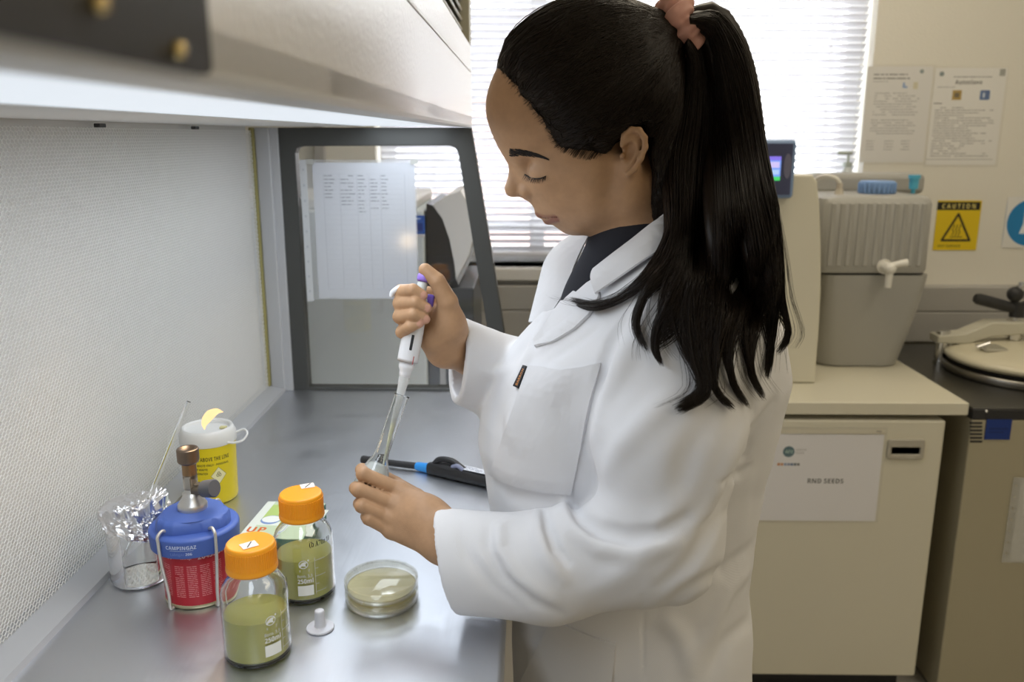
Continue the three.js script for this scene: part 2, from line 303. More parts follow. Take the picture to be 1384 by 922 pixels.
// page in a sleeve on the end pane
const lineText = (x, x0, x1, y, h, col, gap = 0.12) => { x.fillStyle = col; let q = x0; while (q < x1) { const w = (6 + rnd() * 30) * h / 4; if (rnd() > gap) x.fillRect(q, y, Math.min(w, x1 - q), h); q += w + h * 0.9; } };
function printed(draw, w, h, px = 900, o = {}) { return M([1, 1, 1], { roughness: 0.75, map: canvasTex(Math.round(px * w / Math.max(w, h)), Math.round(px * h / Math.max(w, h)), draw), ...o }); }
function flatSheet(w, h, m) { const g = new THREE.BoxGeometry(w, h, 0.0008); g.translate(0, 0, 0.0004); return [g, m]; }
{
  const t = thing('timetable_page', 'white page with a faint table in a punched clear sleeve on the glass end panel', 'paper');
  const p0 = onZ(428, 403, HZ + 0.004), p1 = onZ(561, 220, HZ + 0.004), w = 0.21, h = p1.y - p0.y;
  const m = printed((x, W, H) => { x.fillStyle = '#eeeef2'; x.fillRect(0, 0, W, H); x.strokeStyle = '#b9b9c2'; x.lineWidth = 2;
    for (const k of [0.1, 0.26, 0.43, 0.55, 0.66, 0.9]) { x.beginPath(); x.moveTo(W * k, H * 0.08); x.lineTo(W * k, H * 0.93); x.stroke(); }
    for (let i = 0; i < 24; i++) { x.globalAlpha = 0.35; x.beginPath(); x.moveTo(W * 0.1, H * (0.08 + i * 0.037)); x.lineTo(W * 0.9, H * (0.08 + i * 0.037)); x.stroke(); x.globalAlpha = 1; }
    for (const [a, b, n] of [[0.11, 0.22, 7], [0.27, 0.41, 9], [0.44, 0.54, 11], [0.56, 0.65, 10], [0.67, 0.74, 10]]) for (let i = 0; i < n; i++) lineText(x, W * a, W * (a + (b - a) * rr(0.5, 1)), H * (0.09 + i * 0.026), 6, '#8a8a94');
  }, w, h, 900, { transmission: 0.3, thickness: 0 });
  part('page', flatSheet(w, h, m)[0], m, t).position.set((p0.x + p1.x) / 2 + 0.002, (p0.y + p1.y) / 2, HZ + 0.003);
  const sl = part('sleeve', new THREE.BoxGeometry(w + 0.018, h + 0.008, 0.0006), M([0.95, 0.96, 0.97], { transmission: 0.9, roughness: 0.12, thickness: 0 }), t); sl.position.set((p0.x + p1.x) / 2 - 0.004, (p0.y + p1.y) / 2 + 0.002, HZ + 0.0048);
  const st = part('punched_strip', new THREE.BoxGeometry(0.014, h + 0.012, 0.0006), M([0.72, 0.74, 0.76], { transmission: 0.3, roughness: 0.5, thickness: 0 }), t); st.position.set(p0.x - 0.013, (p0.y + p1.y) / 2, HZ + 0.0056);
  const hole = cyl(0.0027, 0.0027, 0.0004, 12); hole.rotateX(Math.PI / 2);
  for (let i = 0; i < 9; i++) part('punch_hole', hole, M([0.45, 0.47, 0.50]), st).position.set(0, h * (0.45 - i * 0.112), 0.0004);
  for (const s of [-1, 1]) part('tape', new THREE.BoxGeometry(0.016, 0.01, 0.0005), M([0.45, 0.45, 0.42], { roughness: 0.5 }), t).position.set((p0.x + p1.x) / 2 + s * 0.107, p1.y + 0.002, HZ + 0.0062);
  rebase(t);
}
// ---------------- instrument behind the end pane, on a bench
{
  const b = thing('rear_bench', 'plain grey laboratory bench behind the flow cabinet', 'bench');
  part('bench_top', boxAB(-1.6, -0.06, 0.72, 0.76, WZ + 0.05, -1.9, 0.004), mat.cream, b); part('bench_body', boxAB(-1.58, -0.08, 0, 0.719, WZ + 0.05, -1.94, 0.004), mat.trunk, b); rebase(b);
  const d = thing('bench_instrument', 'blue grey bench instrument with curved white cover and black side seen through the glass', 'instrument');
  const zf = -2.05, q = (u, v) => { const p = onZ(u, v, zf); return [p.x, p.y]; };
  const side = M([0.76, 0.84, 0.90], { roughness: 0.45 });
  const yb = 0.761, back = zf - 0.42;
  part('body', boxAB(-0.78, q(575, 400)[0], yb, q(450, 285)[1], back, zf, 0.006), side, d);
  part('top_cover', boxAB(-0.78, q(575, 400)[0] - 0.02, q(450, 285)[1] - 0.002, q(450, 285)[1] + 0.03, back + 0.02, zf - 0.03, 0.012), mat.white, d);
  const ex = (pts, depth, zz) => { const g = extr(pts.map(p => q(...p)), depth, 0.0015); g.translate(0, 0, zz); return g; };
  part('door_side', ex([[575, 276], [585, 279], [597, 296], [607, 325], [613, 355], [613, 378], [604, 386], [575, 386]], 0.38, back + 0.02), M([0.025, 0.025, 0.027], { roughness: 0.3 }), d, 'glossy black curved side');
  part('curved_cover', ex([[584, 278], [602, 266], [622, 258], [631, 272], [637, 296], [640, 322], [634, 345], [616, 380], [613, 355], [607, 325], [597, 296]], 0.40, back + 0.01), mat.white, d, 'white curved cover');
  part('cover_edge', ex([[616, 380], [634, 345], [641, 322], [644, 328], [637, 350], [619, 387]], 0.39, back + 0.012), mat.postgrey, d);
  part('plinth', boxAB(q(575, 400)[0] + 0.001, q(640, 400)[0], yb, q(590, 390)[1], back + 0.04, zf - 0.01, 0.004), M([0.03, 0.032, 0.035], { roughness: 0.35 }), d);
  part('plinth_strip', boxAB(q(592, 400)[0], q(600, 400)[0], yb + 0.01, q(590, 390)[1], zf - 0.0095, zf - 0.004, 0.001), mat.postgrey, d);
  const lb = printed((x, W, H) => { x.fillStyle = '#2f66c8'; x.fillRect(0, 0, W, H); x.fillStyle = '#cfe0ff'; x.fillRect(W * 0.12, H * 0.12, W * 0.5, H * 0.06); x.fillStyle = '#e9e9ef'; x.fillRect(0, H * 0.86, W, H * 0.14); x.fillStyle = '#1d3f9a'; x.fillRect(W * 0.2, H * 0.35, W * 0.6, H * 0.35); }, 0.03, 0.055, 120);
  const lp = onZ(567, 306, zf); part('blue_label', new THREE.BoxGeometry(0.026, 0.052, 0.001), lb, d, 'blue label').position.set(lp.x, lp.y, zf + 0.0006);
  rebase(d);
}
// ================================================================ RIGHT SIDE: counter, fridge, machines
{
  const CT = 0.812, cz = -2.0;
  const w = solo('counter_top', boxAB(0.30, 1.072, 0.781, CT, WZ + 0.05, cz, 0.0025), mat.cream, 'cream laminate counter top above the small fridge', 'counter');
  const f = thing('under_counter_fridge', 'cream under-counter fridge with a recessed grey handle under the counter top', 'fridge');
  part('body', boxAB(0.42, 1.018, 0.055, 0.778, WZ + 0.06, cz - 0.06, 0.004), mat.fridge, f);
  part('door', boxAB(0.42, 1.024, 0.06, 0.766, cz - 0.055, cz - 0.004, 0.006), mat.fridge, f);
  part('plinth', boxAB(0.44, 1.0, 0, 0.054, WZ + 0.08, cz - 0.05, 0.002), mat.black, f);
  const h0 = onZ(1198, 621, cz), h1 = onZ(1251, 594, cz), hx = (h0.x + h1.x) / 2, hy = (h0.y + h1.y) / 2, hw = (h1.x - h0.x) / 2, hh = (h1.y - h0.y) / 2;
  const hg = extr(roundRect(-hw, -hh, hw, hh, 0.008), 0.006, 0.002, [roundRect(-hw * 0.78, -hh * 0.5, hw * 0.78, hh * 0.2, 0.003)]);
  const hd = part('handle', hg, M([0.45, 0.42, 0.35], { roughness: 0.45 }), f, 'grey recessed handle'); hd.position.set(hx, hy, cz - 0.006);
  part('handle_recess', boxAB(-hw * 0.8, hw * 0.8, -hh * 0.55, hh * 0.25, 0.0005, 0.002, 0.0005), M([0.45, 0.42, 0.34]), hd);
  rebase(f);
  // sign on the fridge
  const t = thing('fridge_sign', 'white sign reading RND SEEDS in a clear sleeve on the fridge door', 'sign');
  const p0 = onZ(1022, 704, cz), p1 = onZ(1196, 588, cz), W0 = p1.x - p0.x + 0.0, H0 = p1.y - p0.y;
  const m = printed((x, W, H) => { x.fillStyle = '#f2f1f4'; x.fillRect(0, 0, W, H); x.fillStyle = '#33373a'; x.font = 'bold ' + Math.round(H * 0.075) + 'px sans-serif'; x.fillText('RND SEEDS', W * 0.4, H * 0.56);
    x.fillStyle = '#3d6a78'; x.beginPath(); x.arc(W * 0.23, H * 0.2, H * 0.062, 0, 7); x.fill(); x.fillStyle = '#b9d7cd'; x.font = 'bold ' + Math.round(H * 0.05) + 'px sans-serif'; x.fillText('AFS', W * 0.2, H * 0.218);
    x.fillStyle = '#a9a7a4'; x.font = Math.round(H * 0.03) + 'px sans-serif'; x.fillText('AFRICAN', W * 0.285, H * 0.19); x.fillText('FOODS', W * 0.285, H * 0.225);
    ['#d58a4a', '#d58a4a', '#8aa0c0', '#7f8fb0', '#4a6a98', '#455a66', '#6a6a6a'].forEach((c, i) => { x.fillStyle = c; x.beginPath(); x.arc(W * (0.155 + i * 0.027), H * 0.345, H * 0.016, 0, 7); x.fill(); }); }, W0, H0, 1000);
  part('page', new THREE.BoxGeometry(W0, H0, 0.0008), m, t).position.set((p0.x + p1.x) / 2, (p0.y + p1.y) / 2, cz - 0.0030);
  part('sleeve', new THREE.BoxGeometry(W0 + 0.012, H0 + 0.022, 0.0006), M([1, 1, 1], { transmission: 0.97, roughness: 0.1, thickness: 0 }), t).position.set((p0.x + p1.x) / 2, (p0.y + p1.y) / 2 + 0.008, cz - 0.0018);
  const tape = part('tape_strip', new THREE.BoxGeometry(W0, 0.012, 0.0006), M([0.66, 0.62, 0.50], { roughness: 0.3 }), t); tape.position.set((p0.x + p1.x) / 2, p1.y + 0.008, cz - 0.001);
  const tm = printed((x, W, H) => { x.clearRect(0, 0, W, H); x.fillStyle = '#d8d2c0'; x.fillRect(0, 0, W, H); x.fillStyle = '#4a463c'; x.font = 'bold ' + Math.round(H * 0.7) + 'px sans-serif'; x.fillText('HISA', W * 0.06, H * 0.78); }, 0.03, 0.01, 160);
  part('maker_badge', new THREE.BoxGeometry(0.024, 0.007, 0.0006), tm, t).position.set(p1.x - 0.011, p1.y + 0.009, cz - 0.0002);
  rebase(t);
  // water purifier
  const u = thing('water_purifier', 'cream rounded water purifier with a blue control panel beside the grey tank', 'water purifier');
  const zf = -2.17, q = (a, b) => { const p = onZ(a, b, zf); return [p.x, p.y]; };
  const xr = [[1098, 236], [1104, 246], [1107, 275], [1109, 330], [1109, 390], [1106, 450], [1101, 512]].map(p => q(...p));
  const poly = [[0.36, CT + 0.001], [xr[6][0], CT + 0.001], ...xr.slice().reverse(), [0.36, xr[0][1]]];
  const bg = extr(poly, 0.05, 0.006, [], 3); bg.translate(0, 0, zf - 0.05); part('front_cover', bg, mat.cream, u);
  const bb = extr(poly.map(p => [p[0] - 0.012, p[1] - (p[1] > 1 ? 0.006 : 0)]), 0.36, 0.004); bb.translate(0, 0, zf - 0.415); part('body', bb, mat.cream, u);
  const cp0 = q(1000, 267), cp1 = q(1072, 189);
  const cp = part('control_panel', rbox(cp1[0] - cp0[0] + 0.05, cp1[1] - cp0[1], 0.05, 0.01), M([0.20, 0.30, 0.50], { roughness: 0.4 }), u, 'blue control panel'); cp.position.set((cp0[0] - 0.05 + cp1[0]) / 2, (cp0[1] + cp1[1]) / 2, zf + 0.012);
  const k0 = q(1000, 262), k1 = q(1066, 194);
  const face = part('panel_face', new THREE.BoxGeometry(k1[0] - k0[0] + 0.03, k1[1] - k0[1], 0.002), M([0.055, 0.065, 0.14], { roughness: 0.35 }), cp); face.position.set((k0[0] - 0.03 + k1[0]) / 2 - cp.position.x, (k0[1] + k1[1]) / 2 - cp.position.y, 0.0255);
  const s0 = q(1030, 243), s1 = q(1050, 211);
  const scr = canvasTex(96, 128, (x, W, H) => { x.fillStyle = '#7fa8ff'; x.fillRect(0, 0, W, H); x.fillStyle = '#8f7bf0'; x.fillRect(0, 0, W, H * 0.16); x.fillStyle = '#d9ccff'; x.fillRect(W * 0.1, H * 0.22, W * 0.8, H * 0.25); x.fillStyle = '#b8d6ff'; x.fillRect(W * 0.1, H * 0.55, W * 0.8, H * 0.2); x.fillStyle = '#4ee070'; x.fillRect(0, H * 0.84, W, H * 0.16); });
  const sc = part('screen', new THREE.BoxGeometry(s1[0] - s0[0], s1[1] - s0[1], 0.001), new THREE.MeshStandardMaterial({ color: 0x111111, emissive: 0xffffff, emissiveMap: scr, emissiveIntensity: 0.9 }), cp, 'lit display'); sc.position.set((s0[0] + s1[0]) / 2 - cp.position.x, (s0[1] + s1[1]) / 2 - cp.position.y, 0.0272);
  const sl = new THREE.RectAreaLight(lin(0.55, 0.65, 1), 0.5, s1[0] - s0[0], s1[1] - s0[1]); sl.position.set((s0[0] + s1[0]) / 2, (s0[1] + s1[1]) / 2, zf + 0.042); sl.lookAt(sl.position.x, sl.position.y, 0); sl.castShadow = true; scene.add(sl);
  const kb = part('key_pad', (() => { const g = extr(Array.from({ length: 24 }, (_, i) => [0.009 * Math.cos(i / 24 * 6.283), 0.03 * Math.sin(i / 24 * 6.283)]), 0.0015, 0.0004); return g; })(), M([0.16, 0.16, 0.24], { roughness: 0.5 }), cp); const kp = q(1058, 224); kb.position.set(kp[0] - cp.position.x, kp[1] - cp.position.y, 0.0262);
  rebase(u);
  // grey tank
  const k = thing('water_tank', 'grey ribbed plastic water tank with white tap and blue screw cap', 'water tank');
  const tz = -2.28, Q = (a, b, z = tz) => onZ(a, b, z);
  const xa = Q(1112, 300).x - 0.005, xb = Q(1262, 300).x, ym = Q(1180, 370).y, yt = Q(1180, 266).y, la = Q(1112, 400).x, lb = Q(1256, 400).x;
  part('lower_body', loftRR([[CT + 0.0005, Q(1120, 495, tz).x + 0.01, Q(1226, 495, tz).x - 0.005, -2.60, tz - 0.058, 0.05], [CT + 0.004, Q(1116, 495).x, Q(1231, 495).x, -2.607, tz - 0.052, 0.055], [0.90, Q(1110, 470).x, Q(1240, 470).x, -2.615, tz - 0.03, 0.05], [ym - 0.06, la + 0.004, lb - 0.004, -2.62, tz - 0.004, 0.035], [ym - 0.005, la, lb, -2.62, tz, 0.03]], 6), mat.tank, k);
  part('seam', loftRR([[ym - 0.006, la + 0.01, lb - 0.008, -2.61, tz - 0.01, 0.03], [ym + 0.008, la + 0.01, lb - 0.008, -2.61, tz - 0.01, 0.03]], 6), mat.frame, k);
  part('upper_body', loftRR([[ym + 0.002, xa + 0.004, xb - 0.002, -2.625, tz, 0.026], [ym + 0.01, xa, xb + 0.002, -2.63, tz + 0.004, 0.03], [yt - 0.02, xa, xb, -2.63, tz + 0.004, 0.03], [yt - 0.006, xa + 0.003, xb - 0.004, -2.627, tz - 0.002, 0.03], [yt, xa + 0.012, xb - 0.012, -2.62, tz - 0.012, 0.03]], 6), mat.tank, k);
  const rib = rbox(0.013, (yt - ym) * 0.82, 0.006, 0.003);
  for (let i = 0; i < 11; i++) part('rib', rib, mat.tank, k).position.set(xa + 0.03 + i * (xb - xa - 0.06) / 10, (yt + ym) / 2 + 0.002, tz + 0.004);
  part('rear_hump', boxAB(xa + 0.05, Q(1254, 250, -2.52).x, yt - 0.01, yt + 0.05, -2.62, -2.53, 0.018), mat.tank, k);
  const cx = onY(1186, 250, yt + 0.01);
  const cap = part('screw_cap', (() => { const pts = []; const n = 60; const gs = [lathe([[0, 0.034], [0.044, 0.034], [0.047, 0.031], [0.048, 0.0], [0, 0]], 48)]; for (let i = 0; i < 24; i++) { const b = rbox(0.004, 0.026, 0.004, 0.001, 0.048, 0.016, 0); b.rotateY(i / 24 * Math.PI * 2); gs.push(b); } return merge(gs); })(), mat.capblue, k, 'blue screw cap'); cap.position.set(onZ(1186, 248, -2.42).x, yt, -2.42);
  const vf = part('vent_filter', merge([cyl(0.006, 0.006, 0.012, 16), cyl(0.012, 0.013, 0.035, 20, 0, 0.012), cyl(0.016, 0.016, 0.01, 20, 0, 0.04)]), M([0.10, 0.48, 0.70], { roughness: 0.3 }), k, 'cyan vent filter'); vf.position.set(onZ(1235.5, 245, -2.42).x, yt, -2.42);
  const ff = part('hose_fitting', merge([cyl(0.013, 0.010, 0.014, 16), cyl(0.008, 0.008, 0.016, 16, 0, 0.014)]), M([0.55, 0.5, 0.42]), k); ff.position.set(onZ(1135, 250, -2.38).x, yt, -2.38);
  part('hose', bar([[ff.position.x, yt + 0.03, -2.38], [ff.position.x - 0.012, yt + 0.042, -2.38], [ff.position.x - 0.035, yt + 0.048, -2.40], [ff.position.x - 0.055, yt + 0.03, -2.44]], 0.006, 10, 24), mat.tapwhite, k);
  const tp = Q(1200, 360);
  const tap = part('tap', (() => { const n = cyl(0.020, 0.020, 0.008, 24); n.rotateX(Math.PI / 2); const b = cyl(0.014, 0.013, 0.045, 24); b.rotateX(Math.PI / 2); const s = cyl(0.008, 0.010, 0.045, 20, 0, -0.05, 0.04); const hd = bar([[0, 0.004, 0.04], [0.02, 0.012, 0.042], [0.042, 0.016, 0.044]], [0.011, 0.009, 0.011], 10, 10); const c2 = new THREE.SphereGeometry(0.016, 20, 14); c2.translate(0, 0, 0.04); return merge([n, b, s, hd, c2]); })(), mat.tapwhite, k, 'white plastic tap'); tap.position.set(tp.x - 0.012, tp.y, tz + 0.002);
  rebase(k);
  // pump bottle on the sill
  const pb = thing('pump_bottle', 'small clear pump bottle on the window sill behind the tank', 'pump bottle', [onZ(1149, 225, WZ + 0.02).x - 0.005, WIN.y0, WZ + 0.012]);
  part('bottle', lathe([[0, 0], [0.026, 0], [0.028, 0.01], [0.028, 0.275], [0.02, 0.30], [0.012, 0.305], [0.012, 0.315], [0, 0.315]], 28), M([0.75, 0.78, 0.76], { transmission: 0.4, roughness: 0.3, thickness: 0 }), pb);
  part('pump', merge([cyl(0.013, 0.013, 0.015, 20, 0, 0.316), cyl(0.004, 0.004, 0.03, 12, 0, 0.325), rbox(0.045, 0.01, 0.014, 0.004, -0.012, 0.359, 0)]), M([0.45, 0.50, 0.46]), pb);
}
// ---------------- autoclave
{
  const a = thing('bench_autoclave', 'steel pressure steriliser with a cream round lid and black clamp handle', 'autoclave');
  const X0 = 1.083, TY = 0.80, z0 = -2.0, bx = M([0.46, 0.42, 0.30], { roughness: 0.35, metalness: 0.35 });
  part('cabinet', boxAB(X0, 1.72, 0.01, TY - 0.03, -2.66, z0 - 0.001, 0.004), bx, a, 'tan metal cabinet');
  part('top_plate', uvBox(boxAB(X0, 1.72, TY - 0.006, TY, -2.66, z0 - 0.004, 0.002)), M([0.16, 0.16, 0.155], { metalness: 1, roughness: 0.36 }), a);
  part('top_band', boxAB(X0, 1.72, TY - 0.03, TY - 0.005, -2.65, z0, 0.002), mat.black, a);
  part('rivet', new THREE.SphereGeometry(0.004, 14, 10), mat.chrome, a).position.set(onZ(1333, 556, z0).x, onZ(1333, 556, z0).y, z0);
  const sl = (u, v) => onZ(u, v, z0);
  for (let i = 0; i < 6; i++) { const p = sl(1318, 572 + i * 5), q = sl(1329, 572 + i * 5); part('vent_slot', boxAB(p.x - 0.012, q.x - 0.002, p.y - 0.0028, p.y + 0.0028, z0 - 0.003, z0 + 0.0003, 0.001), mat.black, a); }
  const b0 = sl(1330, 594), b1 = sl(1368, 567);
  part('blue_plate', new THREE.BoxGeometry(b1.x - b0.x, b1.y - b0.y, 0.002), printed((x, W, H) => { x.fillStyle = '#17357f'; x.fillRect(0, 0, W, H); x.fillStyle = '#122a66'; x.fillRect(W * 0.12, H * 0.42, W * 0.76, H * 0.08); x.fillRect(W * 0.12, H * 0.6, W * 0.6, H * 0.06); }, 0.07, 0.05, 160), a, 'blue maker plate').position.set((b0.x + b1.x) / 2, (b0.y + b1.y) / 2, z0 + 0.0005);
  // lid
  const C = V3(1.395, 0, -2.33), put = (n, g, m, l) => { const q = part(n, g, m, a, l); q.position.set(C.x, 0, C.z); return q; };
  put('chamber_ring', lathe([[0.17, TY], [0.213, TY], [0.216, TY + 0.006], [0.216, TY + 0.018], [0.210, TY + 0.024], [0.17, TY + 0.024]], 72), M([0.33, 0.31, 0.28], { metalness: 1, roughness: 0.3 }), 'metal chamber rim');
  put('lid_gasket', lathe([[0, TY + 0.024], [0.205, TY + 0.024], [0.205, TY + 0.034], [0, TY + 0.034]], 72), mat.black);
  put('lid', lathe([[0, TY + 0.075], [0.10, TY + 0.073], [0.17, TY + 0.066], [0.20, TY + 0.058], [0.212, TY + 0.05], [0.214, TY + 0.042], [0.208, TY + 0.034], [0, TY + 0.034]], 72), M([0.66, 0.61, 0.46], { roughness: 0.35 }), 'cream round lid');
  // posts
  const pp = onY(1270, 492, TY);
  part('clamp_post', (() => { const g = merge([cyl(0.017, 0.017, 0.095, 24), cyl(0.020, 0.020, 0.012, 24, 0, 0), cyl(0.019, 0.019, 0.02, 24, 0, 0.078)]); return g; })(), mat.chrome, a).position.set(pp.x, TY, pp.z);
  // arm
  const az = pp.z, ay = TY + 0.066, prof = [[pp.x - 0.026, ay - 0.010], [pp.x + 0.06, ay - 0.012], [pp.x + 0.12, ay + 0.008], [pp.x + 0.2, ay + 0.016], [pp.x + 0.3, ay + 0.016], [pp.x + 0.36, ay - 0.008], [pp.x + 0.44, ay - 0.012], [pp.x + 0.44, ay + 0.012], [pp.x + 0.37, ay + 0.018], [pp.x + 0.3, ay + 0.052], [pp.x + 0.12, ay + 0.050], [pp.x + 0.05, ay + 0.018], [pp.x - 0.026, ay + 0.010]];
  const ag = extr(prof, 0.05, 0.003); ag.translate(0, 0.012, az - 0.025); part('clamp_arm', ag, M([0.55, 0.53, 0.44], { roughness: 0.35 }), a, 'pale clamp arm');
  const sx = C.x + 0.0; part('clamp_screw', merge([cyl(0.012, 0.012, 0.16, 20, sx, TY + 0.07, az), cyl(0.02, 0.02, 0.03, 20, sx, TY + 0.075, az), cyl(0.018, 0.018, 0.025, 6, sx, TY + 0.135, az)]), mat.chrome, a);
  part('clamp_screw_grip', cyl(0.02, 0.02, 0.045, 24, sx, TY + 0.14, az), mat.black, a);
  const hA = onZ(1318, 403, az), hB = onZ(1368, 416, az);
  part('handle', merge([bar([hA, hA.clone().lerp(hB, 0.1), hA.clone().lerp(hB, 0.9), hB.clone().add(V3(0.012, -0.004, 0))], [0.012, 0.0165, 0.0155, 0.012], 16, 10), bar([hB, V3(sx, TY + 0.215, az), V3(sx + 0.12, TY + 0.19, az)], 0.008, 12, 8)]), mat.black, a, 'black bar handle');
  part('handle_hub', (() => { const g = new THREE.SphereGeometry(0.022, 20, 14); g.translate(sx - 0.012, TY + 0.205, az); return g; })(), mat.black, a);
  part('hub_cap', cyl(0.012, 0.010, 0.018, 18, sx + 0.004, TY + 0.22, az), mat.chrome, a);
  part('hose', bar([onZ(1284, 466, -2.4), onZ(1295, 452, -2.42), onZ(1315, 443, -2.43), onZ(1345, 443, -2.43), onZ(1384, 452, -2.42), onZ(1420, 470, -2.4)].map(p => p), 0.005, 10, 30), mat.tapwhite, a, 'white hose');
  const vt = onZ(1342, 476, -2.3); part('lid_bracket', merge([boxAB(vt.x - 0.03, vt.x + 0.03, TY + 0.072, TY + 0.078, -2.34, -2.28, 0.001), bar([[vt.x - 0.045, TY + 0.078, -2.3], [vt.x - 0.012, TY + 0.09, -2.3]], 0.006, 10)]), mat.chrome, a);
  rebase(a);
  // sheet on the cabinet front
  const t = thing('autoclave_notes', 'notes page in a punched clear sleeve on the tan cabinet front', 'paper');
  const p0 = sl(1353, 757), p1 = sl(1374, 648);
  part('page', new THREE.BoxGeometry(0.21, p1.y - p0.y, 0.0008), printed((x, W, H) => { x.fillStyle = '#e8e6e2'; x.fillRect(0, 0, W, H); for (let i = 0; i < 26; i++) lineText(x, W * 0.1, W * rr(0.5, 0.9), H * (0.06 + i * 0.034), 5, '#77757a'); }, 0.21, 0.22, 600), t).position.set(p0.x + 0.02 + 0.105, (p0.y + p1.y) / 2, z0 + 0.0006);
  const st = part('sleeve', new THREE.BoxGeometry(0.235, p1.y - p0.y + 0.012, 0.0006), M([0.92, 0.92, 0.9], { transmission: 0.75, roughness: 0.2, thickness: 0 }), t); st.position.set(p0.x + 0.118, (p0.y + p1.y) / 2, z0 + 0.0016);
  const hole = cyl(0.0027, 0.0027, 0.0004, 12); hole.rotateX(Math.PI / 2);
  for (let i = 0; i < 7; i++) part('punch_hole', hole, M([0.35, 0.33, 0.26]), st).position.set(-0.109, (p1.y - p0.y) * (0.43 - i * 0.14), 0.0005);
  rebase(t);
}
